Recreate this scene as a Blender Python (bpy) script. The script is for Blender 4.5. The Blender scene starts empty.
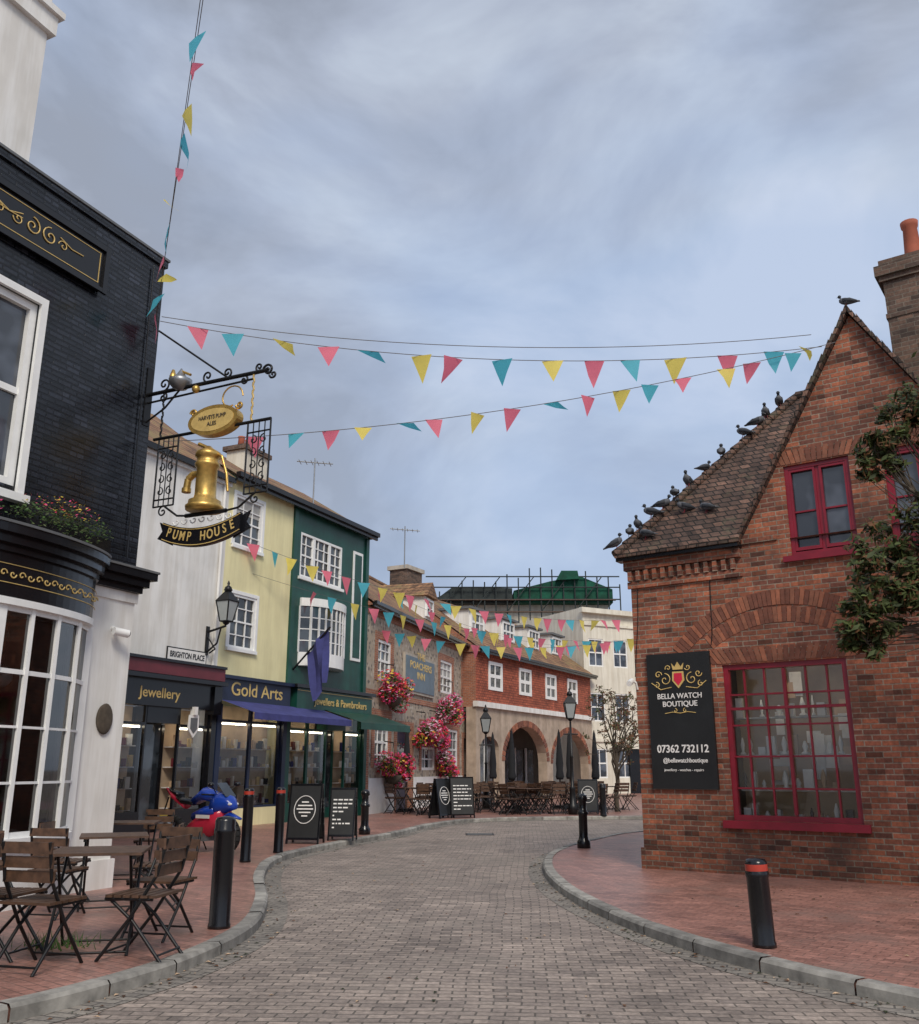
import bpy, math, random
from mathutils import Vector, Matrix
from mathutils.geometry import tessellate_polygon
random.seed(7)
R_=math.radians
SC=bpy.context.scene
COL=SC.collection

# ---------------------------------------------------------------- materials
def newmat(name):
    m=bpy.data.materials.new(name); m.use_nodes=True
    nt=m.node_tree; b=nt.nodes["Principled BSDF"]
    return m,nt,b
def N(nt,t,**k):
    n=nt.nodes.new(t)
    for a,v in k.items(): setattr(n,a,v)
    return n
def rgba(c): return (c[0],c[1],c[2],1)
def mixrgb(nt,fac,a,b,mode='MIX'):
    n=N(nt,'ShaderNodeMix',data_type='RGBA',blend_type=mode)
    for i,v in ((0,fac),(6,a),(7,b)):
        if hasattr(v,'links') or hasattr(v,'is_linked'): nt.links.new(v,n.inputs[i])
        elif i==0: n.inputs[0].default_value=v
        else: n.inputs[i].default_value=rgba(v)
    return n.outputs[2]
def ramp(nt,src,p):
    n=N(nt,'ShaderNodeValToRGB'); e=n.color_ramp.elements
    e[0].position=p[0][0]; e[0].color=rgba(p[0][1]); e[1].position=p[-1][0]; e[1].color=rgba(p[-1][1])
    for q in p[1:-1]:
        x=e.new(q[0]); x.color=rgba(q[1])
    nt.links.new(src,n.inputs[0]); return n.outputs[0]
def noise(nt,vec,scale,detail=3,rough=.6):
    n=N(nt,'ShaderNodeTexNoise'); n.inputs['Scale'].default_value=scale; n.inputs['Detail'].default_value=detail; n.inputs['Roughness'].default_value=rough
    if vec is not None: nt.links.new(vec,n.inputs['Vector'])
    return n.outputs[0]
def objco(nt): return N(nt,'ShaderNodeTexCoord').outputs['Object']
def bump(nt,b,h,s=.3,d=.01):
    n=N(nt,'ShaderNodeBump'); n.inputs['Strength'].default_value=s; n.inputs['Distance'].default_value=d
    nt.links.new(h,n.inputs['Height']); nt.links.new(n.outputs[0],b.inputs['Normal'])
def paint(name,c,rough=.6,var=.25,scale=3,metal=0,bmp=0,fine=40,streak=0,spec=.5):
    m,nt,b=newmat(name); co=objco(nt)
    g=ramp(nt,noise(nt,co,scale,3),[(.3,(1-var,)*3),(.7,(1+var*.3,)*3)])
    col=mixrgb(nt,1,c,g,'MULTIPLY')
    if streak:
        mp=N(nt,'ShaderNodeMapping'); mp.inputs['Scale'].default_value=(3,3,.3); nt.links.new(co,mp.inputs[0])
        s=ramp(nt,noise(nt,mp.outputs[0],1.0,4,.7),[(.40,(.66,.62,.56)),(.60,(1,1,1))])
        col=mixrgb(nt,streak,col,mixrgb(nt,1,col,s,'MULTIPLY'))
    nt.links.new(col,b.inputs['Base Color'])
    b.inputs['Roughness'].default_value=rough; b.inputs['Metallic'].default_value=metal
    b.inputs['Specular IOR Level'].default_value=spec
    if bmp: bump(nt,b,noise(nt,co,fine,2),bmp,.004)
    return m
def wallvec(nt,warp=.0):
    co=objco(nt); s=N(nt,'ShaderNodeSeparateXYZ'); nt.links.new(co,s.inputs[0])
    a=N(nt,'ShaderNodeMath',operation='ADD'); nt.links.new(s.outputs[0],a.inputs[0]); nt.links.new(s.outputs[1],a.inputs[1])
    c=N(nt,'ShaderNodeCombineXYZ'); nt.links.new(a.outputs[0],c.inputs[0]); nt.links.new(s.outputs[2],c.inputs[1])
    out=c.outputs[0]
    if warp:
        nn=N(nt,'ShaderNodeTexNoise'); nn.inputs['Scale'].default_value=2.5; nn.inputs['Detail'].default_value=1; nt.links.new(co,nn.inputs['Vector'])
        v=N(nt,'ShaderNodeVectorMath',operation='MULTIPLY_ADD'); nt.links.new(nn.outputs[1],v.inputs[0]); v.inputs[1].default_value=(warp,warp,0); nt.links.new(out,v.inputs[2]); out=v.outputs[0]
    return co,out
def brick(name,c1,c2,mo,bw=.225,bh=.075,ms=.008,rough=.85,wall=True,var=.35,offset=.5,bs=.5,extra=None,warp=.012,rot=0,bias=-.1,pale=None,spec=.5,grime=0):
    m,nt,b=newmat(name)
    if wall: co,v=wallvec(nt,warp)
    else:
        co=objco(nt); mp=N(nt,'ShaderNodeMapping'); mp.inputs['Rotation'].default_value=(0,0,rot); nt.links.new(co,mp.inputs[0]); v=mp.outputs[0]
        nn=N(nt,'ShaderNodeTexNoise'); nn.inputs['Scale'].default_value=.6; nn.inputs['Detail'].default_value=1; nt.links.new(co,nn.inputs['Vector'])
        vm=N(nt,'ShaderNodeVectorMath',operation='MULTIPLY_ADD'); nt.links.new(nn.outputs[1],vm.inputs[0]); vm.inputs[1].default_value=(.15,.15,0); nt.links.new(v,vm.inputs[2]); v=vm.outputs[0]
    t=N(nt,'ShaderNodeTexBrick',offset=offset); nt.links.new(v,t.inputs['Vector'])
    for k,x in (('Scale',1),('Mortar Size',ms),('Mortar Smooth',.3),('Brick Width',bw),('Row Height',bh),('Bias',bias)): t.inputs[k].default_value=x
    t.inputs['Color1'].default_value=rgba(c1); t.inputs['Color2'].default_value=rgba(c2); t.inputs['Mortar'].default_value=rgba(mo)
    base=t.outputs[0]
    if pale:
        mp2=N(nt,'ShaderNodeMapping'); mp2.inputs['Scale'].default_value=(1/bw*1.0,1/bh,1); nt.links.new(v,mp2.inputs[0])
        fl=N(nt,'ShaderNodeVectorMath',operation='FLOOR'); nt.links.new(mp2.outputs[0],fl.inputs[0])
        wn=N(nt,'ShaderNodeTexWhiteNoise',noise_dimensions='2D'); nt.links.new(fl.outputs[0],wn.inputs['Vector'])
        g=ramp(nt,wn.outputs[0],[(0,(pale[0],)*3),(.25,(1,1,1)),(.75,(1,1,1)),(1,(pale[1],)*3)])
        base=mixrgb(nt,1,base,g,'MULTIPLY')
    g=ramp(nt,noise(nt,co,.9,5,.65),[(.33,(1-var,)*3),(.55,(1,1,1)),(.75,(1+var*.5,)*3)])
    col=mixrgb(nt,1,base,g,'MULTIPLY')
    g2=ramp(nt,noise(nt,co,22,2),[(.3,(.72,.72,.72)),(.7,(1.2,1.2,1.2))])
    col=mixrgb(nt,1,col,g2,'MULTIPLY')
    if extra:
        f=ramp(nt,noise(nt,co,extra[1],4,.7),[(extra[2],(0,0,0)),(extra[2]+.12,(1,1,1))])
        mm=N(nt,'ShaderNodeMath',operation='MULTIPLY'); nt.links.new(f,mm.inputs[0]); mm.inputs[1].default_value=extra[3]
        col=mixrgb(nt,mm.outputs[0],col,extra[0])
    if grime:  # damp, darker courses toward the ground
        s=N(nt,'ShaderNodeSeparateXYZ'); nt.links.new(co,s.inputs[0])
        a=N(nt,'ShaderNodeMath',operation='MULTIPLY_ADD'); nt.links.new(noise(nt,co,3,3),a.inputs[0]); a.inputs[1].default_value=-1.2; nt.links.new(s.outputs[2],a.inputs[2])
        gg=ramp(nt,a.outputs[0],[(0,(1-grime,1-grime,1-grime*1.05)),(.55,(1,1,1))]); col=mixrgb(nt,1,col,gg,'MULTIPLY')
    nt.links.new(col,b.inputs['Base Color']); b.inputs['Roughness'].default_value=rough; b.inputs['Specular IOR Level'].default_value=spec
    h=N(nt,'ShaderNodeMath',operation='MULTIPLY'); nt.links.new(t.outputs['Fac'],h.inputs[0]); h.inputs[1].default_value=-1
    bump(nt,b,h.outputs[0],bs,.012)
    return m
def flint(name):
    m,nt,b=newmat(name); co,v=wallvec(nt,.03)
    t=N(nt,'ShaderNodeTexVoronoi'); t.inputs['Scale'].default_value=7; nt.links.new(v,t.inputs['Vector'])
    bw_=N(nt,'ShaderNodeRGBToBW'); nt.links.new(t.outputs['Color'],bw_.inputs[0])
    c=ramp(nt,bw_.outputs[0],[(.2,(.12,.11,.10)),(.5,(.32,.27,.22)),(.8,(.52,.46,.38))])
    e=ramp(nt,t.outputs['Distance'],[(.35,(0,0,0)),(.6,(1,1,1))])
    col=mixrgb(nt,e,c,(.40,.33,.25))
    nt.links.new(col,b.inputs['Base Color']); b.inputs['Roughness'].default_value=.8
    return m
def glass_dark(name,tint=(.02,.025,.03)):
    m,nt,b=newmat(name); co=objco(nt)
    c=ramp(nt,noise(nt,co,1.6,2),[(.45,tint),(.62,tuple(x*3+.01 for x in tint))])
    nt.links.new(c,b.inputs['Base Color']); b.inputs['Roughness'].default_value=.05; b.inputs['Specular IOR Level'].default_value=.9
    bump(nt,b,noise(nt,co,1.5,2),.12,.03); return m
def glass_clear(name,ior=1.7):
    m,nt,b=newmat(name); nt.nodes.remove(b); o=nt.nodes['Material Output']
    t=N(nt,'ShaderNodeBsdfTransparent'); g=N(nt,'ShaderNodeBsdfGlossy'); g.inputs['Roughness'].default_value=.03
    t.inputs[0].default_value=(.88,.92,.92,1)
    f=N(nt,'ShaderNodeFresnel'); f.inputs[0].default_value=ior
    mx=N(nt,'ShaderNodeMixShader'); nt.links.new(f.outputs[0],mx.inputs[0]); nt.links.new(t.outputs[0],mx.inputs[1]); nt.links.new(g.outputs[0],mx.inputs[2])
    nt.links.new(mx.outputs[0],o.inputs[0]); return m
def leafm(name,c,v=.5,trans=.35):
    m,nt,b=newmat(name); co=objco(nt)
    g=ramp(nt,noise(nt,co,6,1),[(.3,tuple(x*(1-v) for x in c)),(.7,tuple(x*(1+v) for x in c))])
    nt.links.new(g,b.inputs['Base Color']); b.inputs['Roughness'].default_value=.6
    t=N(nt,'ShaderNodeBsdfTranslucent'); nt.links.new(g,t.inputs[0]); mx=N(nt,'ShaderNodeMixShader'); mx.inputs[0].default_value=trans
    o=nt.nodes['Material Output']; nt.links.new(b.outputs[0],mx.inputs[1]); nt.links.new(t.outputs[0],mx.inputs[2]); nt.links.new(mx.outputs[0],o.inputs[0])
    return m
def emit(name,c,s):
    m,nt,b=newmat(name); b.inputs['Base Color'].default_value=rgba(c); b.inputs['Emission Color'].default_value=rgba(c); b.inputs['Emission Strength'].default_value=s; return m

M={}
M['redbrick']=brick('red_brick',(.40,.128,.065),(.155,.058,.042),(.30,.225,.17),extra=((.085,.048,.038),1.1,.53,.6),pale=(.42,1.4),bs=.8,var=.42,ms=.010,grime=.35)
M['redbrick2']=brick('red_brick_far',(.42,.16,.085),(.29,.11,.065),(.38,.30,.24),var=.25)
M['blackbrick']=brick('black_painted_brick',(.009,.011,.016),(.020,.023,.032),(.003,.003,.005),rough=.22,bs=1.0,var=.3,ms=.013,pale=(.45,2.2),warp=.02)
M['chimbrick']=brick('chimney_brick',(.17,.10,.07),(.075,.05,.04),(.17,.14,.11),pale=(.6,1.3))
M['rooftile']=brick('clay_roof_tile',(.17,.095,.068),(.078,.052,.042),(.02,.016,.013),bw=.17,bh=.1,ms=.012,bs=1,extra=((.11,.10,.06),2.5,.55,.6),pale=(.5,1.6))
M['rooftile2']=brick('weathered_roof_tile',(.38,.20,.10),(.21,.115,.065),(.07,.04,.03),bw=.25,bh=.16,ms=.014,bs=1,extra=((.22,.17,.07),.9,.5,.75),pale=(.6,1.4))
M['tilehung']=brick('tile_hanging',(.48,.125,.065),(.33,.085,.048),(.1,.03,.02),bw=.2,bh=.12,ms=.01,bs=.8,pale=(.7,1.3))
M['road']=brick('road_pavers',(.375,.30,.25),(.255,.205,.175),(.125,.105,.085),bw=.2,bh=.1,ms=.008,wall=False,var=.3,rough=.75,rot=R_(4),extra=((.17,.145,.12),.45,.52,.55),bs=.6,pale=(.72,1.25))
M['pave']=brick('red_pavers',(.42,.205,.16),(.30,.15,.12),(.18,.105,.085),bw=.2,bh=.1,ms=.006,wall=False,var=.3,rough=.40,rot=R_(38),extra=((.24,.155,.13),.7,.52,.6),bs=.35,pale=(.75,1.2))
M['gutter']=brick('gutter_stone',(.29,.255,.215),(.21,.185,.16),(.09,.08,.07),bw=.2,bh=.1,wall=False,rot=R_(20))
for i,c in enumerate([(.33,.31,.275),(.26,.245,.22),(.38,.36,.32)]): M['kerb%d'%i]=paint('kerb_stone_%d'%i,c,.85,.5,5,bmp=.5)
M['flint']=flint('flint_wall')
M['white']=paint('white_render',(.84,.83,.80),.75,.12,1.2,streak=.45)
M['whitep']=paint('white_gloss_paint',(.84,.84,.82),.35,.08,4)
M['cream']=paint('cream_render',(.78,.74,.63),.8,.15,.7,streak=.5)
M['yellow']=paint('yellow_render',(.84,.77,.45),.8,.10,1,streak=.3)
M['green']=paint('dark_green_paint',(.008,.075,.055),.4,.3,2,streak=.5)
M['navy']=paint('navy_paint',(.012,.022,.06),.4,.3,2)
M['maroon']=paint('maroon_paint',(.16,.025,.035),.45,.3,2)
M['black']=paint('black_gloss_paint',(.008,.008,.010),.22,.3,3)
M['iron']=paint('black_iron',(.012,.012,.013),.4,.3,6,metal=.3)
M['redp']=paint('red_gloss_paint',(.25,.008,.024),.35,.25,4)
M['redband']=paint('red_reflective_band',(.45,.05,.03),.3,.2,5)
M['gold']=paint('gold_leaf',(.70,.45,.13),.38,.4,8,metal=.75)
M['goldp']=paint('gold_paint',(.70,.50,.18),.45,.2,8,metal=.1)
M['wood']=paint('slat_wood',(.10,.052,.03),.5,.5,14)
M['stone']=paint('stone_trim',(.48,.43,.36),.85,.25,3)
M['terra']=paint('terracotta',(.40,.11,.06),.8,.25,3)
M['lead']=paint('lead_flashing',(.13,.135,.14),.6,.2,4)
M['slate']=paint('slate_roof',(.055,.055,.06),.7,.3,4)
M['glass']=glass_dark('window_glass')
M['glassb']=glass_dark('window_glass_grey',(.03,.035,.045))
M['clear']=glass_clear('shop_glass'); M['clearb']=glass_clear('bay_glass',2.3)
M['curtain']=paint('curtain',(.42,.41,.39),.9,.2,6)
M['signbl']=paint('pub_sign_blue',(.13,.19,.24),.5,.2,3)
M['parasol']=paint('parasol_cloth',(.014,.015,.018),.9,.3,4)
M['netting']=paint('scaffold_netting',(.006,.085,.05),.9,.6,1.2)
M['netting2']=paint('scaffold_sheet_dark',(.035,.045,.045),.9,.5,1.2)
M['steel']=paint('galvanised_steel',(.35,.36,.37),.4,.2,6,metal=.7)
M['flagblue']=paint('blue_flag_cloth',(.05,.055,.20),.9,.3,3)
for k,c in (('pink',(.92,.22,.31)),('teal',(.10,.52,.64)),('yel',(.92,.76,.17))): M[k]=leafm(k+'_bunting',c,.05,.5)
M['rope']=paint('cord',(.16,.15,.15),.9,.1,3)
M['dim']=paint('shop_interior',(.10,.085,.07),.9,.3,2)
M['cabinet']=paint('cabinet_back_lit_tone',(.45,.33,.22),.8,.3,2)  # warm display lighting put into the colour of the back panels
M['display']=paint('display_white',(.82,.80,.77),.6,.1,8)
M['tan']=paint('display_tan',(.58,.40,.25),.6,.2,8)
M['strip']=emit('display_strip_light',(1,.86,.66),9)
M['pig']=paint('pigeon_grey',(.12,.125,.14),.8,.3,20)
M['pigd']=paint('pigeon_dark',(.04,.045,.055),.8,.3,20)
M['bark']=paint('tree_bark',(.09,.07,.05),.9,.4,10,bmp=.8)
M['leafa']=leafm('leaf_green',(.085,.11,.035)); M['leafb']=leafm('leaf_dark',(.045,.06,.022)); M['leafc']=leafm('leaf_russet',(.18,.085,.04)); M['leafg']=leafm('basket_green',(.07,.14,.035))
M['flp']=leafm('flower_pink',(.78,.09,.26),.3); M['flr']=leafm('flower_red',(.68,.04,.05),.3); M['fly']=leafm('flower_yellow',(.85,.62,.08),.3); M['flw']=leafm('flower_white',(.82,.62,.70),.1)
M['tyre']=paint('tyre_rubber',(.015,.015,.015),.8,.2,6)
M['mblue']=paint('blue_fairing',(.015,.06,.40),.2,.1,3); M['mred']=paint('red_fairing',(.62,.03,.07),.2,.1,3)
M['blackboard']=paint('chalkboard',(.011,.012,.013),.5,.4,3)
M['lampglass']=paint('lantern_glass',(.35,.38,.38),.15,.1,3,spec=.8)
M['bra']=paint('arch_brick_a',(.37,.135,.075),.85,.35,9); M['brb']=paint('arch_brick_b',(.20,.075,.048),.85,.35,9); M['brc']=paint('arch_brick_c',(.29,.115,.068),.85,.35,9)
M['archstone']=paint('arch_render',(.50,.40,.31),.85,.35,1.5,streak=.4)

# ---------------------------------------------------------------- mesh accumulator
class Acc:
    def __init__(s): s.v=[];s.f=[];s.m=[];s.mats=[];s.sm=[];s.T=None
    def mi(s,k):
        if k not in s.mats: s.mats.append(k)
        return s.mats.index(k)
    def add(s,vs,fs,k,smooth=False):
        b=len(s.v)
        for p in vs:
            p=Vector(p)
            if s.T is not None: p=s.T@p
            s.v.append(p)
        i=s.mi(k)
        for f in fs: s.f.append([b+q for q in f]); s.m.append(i); s.sm.append(smooth)
    def box(s,x0,x1,y0,y1,z0,z1,k):
        v=[(x,y,z) for x in (x0,x1) for y in (y0,y1) for z in (z0,z1)]
        s.add(v,[(0,1,3,2),(4,6,7,5),(0,4,5,1),(2,3,7,6),(0,2,6,4),(1,5,7,3)],k)
    def quad(s,a,b,c,d,k): s.add([a,b,c,d],[(0,1,2,3)],k)
    def cyl(s,p0,p1,r0,r1,k,n=10,cap=True,smooth=True):
        p0=Vector(p0);p1=Vector(p1);d=(p1-p0)
        if d.length<1e-6: return
        d.normalize(); u=d.orthogonal().normalized(); w=d.cross(u)
        vs=[];fs=[]
        for i in range(n):
            a=2*math.pi*i/n; o=u*math.cos(a)+w*math.sin(a)
            vs.append(p0+o*r0); vs.append(p1+o*r1)
        for i in range(n):
            j=(i+1)%n; fs.append((2*i,2*j,2*j+1,2*i+1))
        s.add(vs,fs,k,smooth)
        if cap:
            s.add([vs[2*i] for i in range(n)],[tuple(range(n))[::-1]],k); s.add([vs[2*i+1] for i in range(n)],[tuple(range(n))],k)
    def tube(s,pts,r,k,n=6):
        for a,b in zip(pts[:-1],pts[1:]): s.cyl(a,b,r,r,k,n)
    def lathe(s,c,prof,k,n=14):
        c=Vector(c); vs=[];fs=[]
        for (r,z) in prof:
            for i in range(n):
                a=2*math.pi*i/n; vs.append(c+Vector((r*math.cos(a),r*math.sin(a),z)))
        for j in range(len(prof)-1):
            for i in range(n):
                q=(i+1)%n; fs.append((j*n+i,j*n+q,(j+1)*n+q,(j+1)*n+i))
        fs.append(tuple(range(n))[::-1]); fs.append(tuple((len(prof)-1)*n+i for i in range(n)))
        s.add(vs,fs,k,True)
    def loft(s,secs,k,n=10):
        vs=[];fs=[]
        for (x,y,z,ry,rz) in secs:
            for i in range(n):
                a=2*math.pi*i/n; vs.append((x,y+ry*math.cos(a),z+rz*math.sin(a)))
        for j in range(len(secs)-1):
            for i in range(n):
                q=(i+1)%n; fs.append((j*n+i,(j+1)*n+i,(j+1)*n+q,j*n+q))
        fs.append(tuple(range(n))); fs.append(tuple((len(secs)-1)*n+i for i in range(n))[::-1])
        s.add(vs,fs,k,True)
    def sphere(s,c,r,k,sc=(1,1,1),n=12):
        prof=[(max(.001,r*math.sin(math.pi*i/8))*sc[0],-r*math.cos(math.pi*i/8)*sc[2]) for i in range(9)]
        s.lathe(c,prof,k,n)
    def prism(s,pts,y0,y1,k):
        n=len(pts); tri=tessellate_polygon([[Vector((p[0],p[1],0)) for p in pts]])
        vs=[(p[0],y0,p[1]) for p in pts]+[(p[0],y1,p[1]) for p in pts]
        fs=[tuple(t) for t in tri]+[tuple(n+q for q in t[::-1]) for t in tri]
        fs+=[(i,(i+1)%n,n+(i+1)%n,n+i) for i in range(n)]
        s.add(vs,fs,k)
    def slab(s,pts,z0,z1,k):
        n=len(pts); tri=tessellate_polygon([[Vector((p[0],p[1],0)) for p in pts]])
        vs=[(p[0],p[1],z0) for p in pts]+[(p[0],p[1],z1) for p in pts]
        fs=[tuple(t[::-1]) for t in tri]+[tuple(n+q for q in t) for t in tri]
        fs+=[(i,(i+1)%n,n+(i+1)%n,n+i) for i in range(n)]
        s.add(vs,fs,k)
    def wall(s,x0,x1,z0,z1,ops,k,y=0,rev=.16,rk=None):
        xs=sorted(set([x0,x1]+[v for o in ops for v in (o[0],o[1]) if x0<v<x1])); zs=sorted(set([z0,z1]+[v for o in ops for v in (o[2],o[3]) if z0<v<z1]))
        for i in range(len(xs)-1):
            for j in range(len(zs)-1):
                cx=(xs[i]+xs[i+1])/2; cz=(zs[j]+zs[j+1])/2
                if any(o[0]<cx<o[1] and o[2]<cz<o[3] for o in ops): continue
                s.quad((xs[i],y,zs[j]),(xs[i+1],y,zs[j]),(xs[i+1],y,zs[j+1]),(xs[i],y,zs[j+1]),k)
        rk=rk or k
        for o in ops:
            a,b,c,d=o[:4]; Y=y+rev
            s.quad((a,y,c),(a,Y,c),(a,Y,d),(a,y,d),rk); s.quad((b,y,c),(b,y,d),(b,Y,d),(b,Y,c),rk)
            s.quad((a,y,d),(a,Y,d),(b,Y,d),(b,y,d),rk); s.quad((a,y,c),(b,y,c),(b,Y,c),(a,Y,c),rk)
    def win(s,x0,x1,z0,z1,fk='whitep',gk='glass',nx=2,nz=2,y=.1,fw=.07,bw=.028,sash=True,sill=None,cur=.5):
        g=y+.02
        s.quad((x0,g,z0),(x1,g,z0),(x1,g,z1),(x0,g,z1),gk)
        if gk=='glass' and random.random()<cur:
            w=(x1-x0)*random.uniform(.14,.26)
            if random.random()<.6: s.box(x0+fw,x0+fw+w,g-.012,g-.003,z0+fw,z1-fw,'curtain'); s.box(x1-fw-w,x1-fw,g-.012,g-.003,z0+fw,z1-fw,'curtain')
            else: s.box(x0+fw,x1-fw,g-.012,g-.003,z1-(z1-z0)*random.uniform(.25,.55),z1-fw,'curtain')
        s.box(x0,x0+fw,y-.05,y+.05,z0,z1,fk); s.box(x1-fw,x1,y-.05,y+.05,z0,z1,fk)
        s.box(x0+fw,x1-fw,y-.05,y+.05,z1-fw,z1,fk); s.box(x0+fw,x1-fw,y-.05,y+.05,z0,z0+fw,fk)
        for i in range(1,nx):
            X=x0+(x1-x0)*i/nx; s.box(X-bw/2,X+bw/2,y-.02,y+.018,z0+fw,z1-fw,fk)
        for i in range(1,nz):
            Z=z0+(z1-z0)*i/nz; w=bw*(1.7 if sash and i==nz//2 else 1)
            s.box(x0+fw,x1-fw,y-.023,y+.019,Z-w/2,Z+w/2,fk)
        if sill: s.box(x0-.08,x1+.08,-.08,y+.06,z0-.09,z0-.001,sill)
    def build(s,name,parent=None,loc=None,rot=None):
        me=bpy.data.meshes.new(name); me.from_pydata([tuple(v) for v in s.v],[],s.f)
        for k in s.mats: me.materials.append(M[k])
        me.polygons.foreach_set('material_index',s.m); me.polygons.foreach_set('use_smooth',s.sm); me.update()
        ob=bpy.data.objects.new(name,me); COL.objects.link(ob)
        if parent: ob.parent=parent
        if loc: ob.location=loc
        if rot is not None: ob.rotation_euler=(0,0,rot)
        return ob
def E(name,loc,ang=0):
    e=bpy.data.objects.new(name,None); e.empty_display_size=.3; COL.objects.link(e); e.location=(loc[0],loc[1],loc[2] if len(loc)>2 else 0); e.rotation_euler=(0,0,R_(ang)); return e
def text(body,size,parent,x,y,z,mat,name='lettering',align='CENTER',ext=.004,sx=1,bold=0,rotz=0):
    c=bpy.data.curves.new(name,'FONT'); c.body=body; c.size=size; c.align_x=align; c.align_y='CENTER'; c.extrude=ext; c.offset=bold
    t=bpy.data.objects.new(name,c); COL.objects.link(t)
    me=bpy.data.meshes.new_from_object(t)
    bpy.data.objects.remove(t); me.materials.clear(); me.materials.append(M[mat])
    o=bpy.data.objects.new(name,me); COL.objects.link(o); o.parent=parent; o.location=(x,y,z); o.rotation_euler=(R_(90),0,rotz); o.scale=(sx,1,1); return o
def spiral(cx,cz,r,turns,a0,sgn=1,n=22,y=0,end=.12):
    return [(cx+(r*(1-(1-end)*i/n))*math.cos(a0+sgn*2*math.pi*turns*i/n),y,cz+(r*(1-(1-end)*i/n))*math.sin(a0+sgn*2*math.pi*turns*i/n)) for i in range(n+1)]
def leafmass(A,c,rad,n,size,keys,shell=.5):
    for _ in range(n):
        d=Vector((random.gauss(0,1),random.gauss(0,1),random.gauss(0,1)))
        if d.length<.01: continue
        d.normalize(); r=random.uniform(shell,1)**.7
        p=Vector(c)+Vector((d.x*rad[0],d.y*rad[1],d.z*rad[2]))*r
        a=Vector((random.gauss(0,1),random.gauss(0,1),random.gauss(0,1))).normalized(); b=a.orthogonal().normalized()
        s=size*random.uniform(.6,1.3)
        A.add([p-a*s,p-b*s*.45,p+a*s,p+b*s*.45],[(0,1,2,3)],random.choice(keys))

# ---------------------------------------------------------------- ground, road, pavements
def catmull(P,n=6):
    P=[Vector((a,b,0)) for a,b in P]; out=[]
    for i in range(len(P)-1):
        p0=P[max(i-1,0)];p1=P[i];p2=P[i+1];p3=P[min(i+2,len(P)-1)]
        for j in range(n):
            t=j/n; out.append(.5*((2*p1)+(p2-p0)*t+(2*p0-5*p1+4*p2-p3)*t*t+(3*p1-p0-3*p2+p3)*t**3))
    out.append(P[-1]); return out
A=Acc(); A.quad((-400,-400,0),(400,-400,0),(400,500,0),(-400,500,0),'road'); A.build('road')
KL=catmull([(-9,1.5),(-6,3.2),(-4.0,5.1),(-2.87,6.61),(-2.45,7.43),(-2.16,8.39),(-2.03,9.9),(-2.30,11.87),(-2.86,14.42),(-3.12,17.1),(-2.59,19.9),(-1.55,23.14),(-.75,26.8),(.5,29.3),(3.17,30.56),(8,31.1),(18,31.4)])
KR=catmull([(10,3.2),(6,4.2),(4.1,5.6),(3.11,6.91),(2.58,7.76),(2.11,8.81),(1.66,10.42),(1.33,12.77),(1.33,15.6),(1.75,18.24),(2.78,20.9),(4.6,23.8),(9,26.2),(20,28)])
def pavement(K,close,side):
    def off(d):
        out=[]
        for i,p in enumerate(K):
            t=(K[min(i+1,len(K)-1)]-K[max(i-1,0)]).normalized(); n=Vector((-t.y,t.x,0))*side; out.append(p+n*d)
        return out
    inner=off(.07)
    A=Acc(); A.slab([(p.x,p.y) for p in inner]+close,-.02,.1,'pave'); A.build('pavement')
    A=Acc(); i0=off(.15)
    L=[0]
    for a,b in zip(K[:-1],K[1:]): L.append(L[-1]+(b-a).length)
    def at(arr,l):
        for i in range(len(L)-1):
            if L[i+1]>=l:
                f=(l-L[i])/max(1e-6,L[i+1]-L[i]); return arr[i].lerp(arr[i+1],f)
        return arr[-1]
    l=0
    while l<L[-1]-.5:
        ln=random.uniform(.75,.95); h=.106+random.uniform(-.004,.008); k='kerb%d'%random.randrange(3)
        for q in range(3):
            a=l+.008+(ln-.016)*q/3; b=l+.008+(ln-.016)*(q+1)/3
            o0,o1,n0,n1=at(K,a),at(K,b),at(i0,a),at(i0,b)
            c0=o0.lerp(n0,.15);c1=o1.lerp(n1,.15)
            z=lambda p,zz:(p.x,p.y,zz)
            A.quad(z(o0,-.02),z(o1,-.02),z(o1,h-.025),z(o0,h-.025),k); A.quad(z(o0,h-.025),z(o1,h-.025),z(c1,h),z(c0,h),k); A.quad(z(c0,h),z(c1,h),z(n1,h),z(n0,h),k)
        l+=ln
    A.build('kerb')
    A=Acc(); g=off(-.24)
    for i in range(len(K)-1): A.quad((K[i].x,K[i].y,.004),(K[i+1].x,K[i+1].y,.004),(g[i+1].x,g[i+1].y,.004),(g[i].x,g[i].y,.004),'gutter')
    A.build('gutter')
pavement(KL,[(18,110),(-70,110),(-70,1.5)],1)
pavement(KR,[(45,28),(45,3.2)],-1)
A=Acc()
def litter(x,y,z):
    a=random.uniform(0,6.28); s=random.uniform(.012,.035)
    A.add([(x-s*math.cos(a),y-s*math.sin(a),z),(x+s*.5*math.sin(a),y-s*.5*math.cos(a),z+.006),(x+s*math.cos(a),y+s*math.sin(a),z),(x-s*.5*math.sin(a),y+s*.5*math.cos(a),z+.008)],[(0,1,2,3)],random.choice(['leafc','bark','leafb','tan']))
for _ in range(230):
    k=random.choice(KL[8:80]); litter(k.x+abs(random.gauss(.02,.18)),k.y+random.uniform(-.3,.3),.010)
    k=random.choice(KR[8:70]); litter(k.x-.03-abs(random.gauss(0,.12)),k.y+random.uniform(-.3,.3),.010)
for _ in range(90): litter(random.uniform(-2,1.2),random.uniform(6.5,22),.006)
for _ in range(60): litter(random.uniform(2.6,6.5),random.uniform(7,12.8),.107)
A.build('fallen_leaves')
A=Acc(); A.T=Matrix.Translation((.5,24,0)); A.box(-.35,.35,-.3,.3,.0,.009,'iron')
for i in range(5): A.box(-.3,.3,-.25+i*.11,-.2+i*.11,.009,.014,'lead')
A.build('manhole_cover')
A=Acc()
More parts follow.
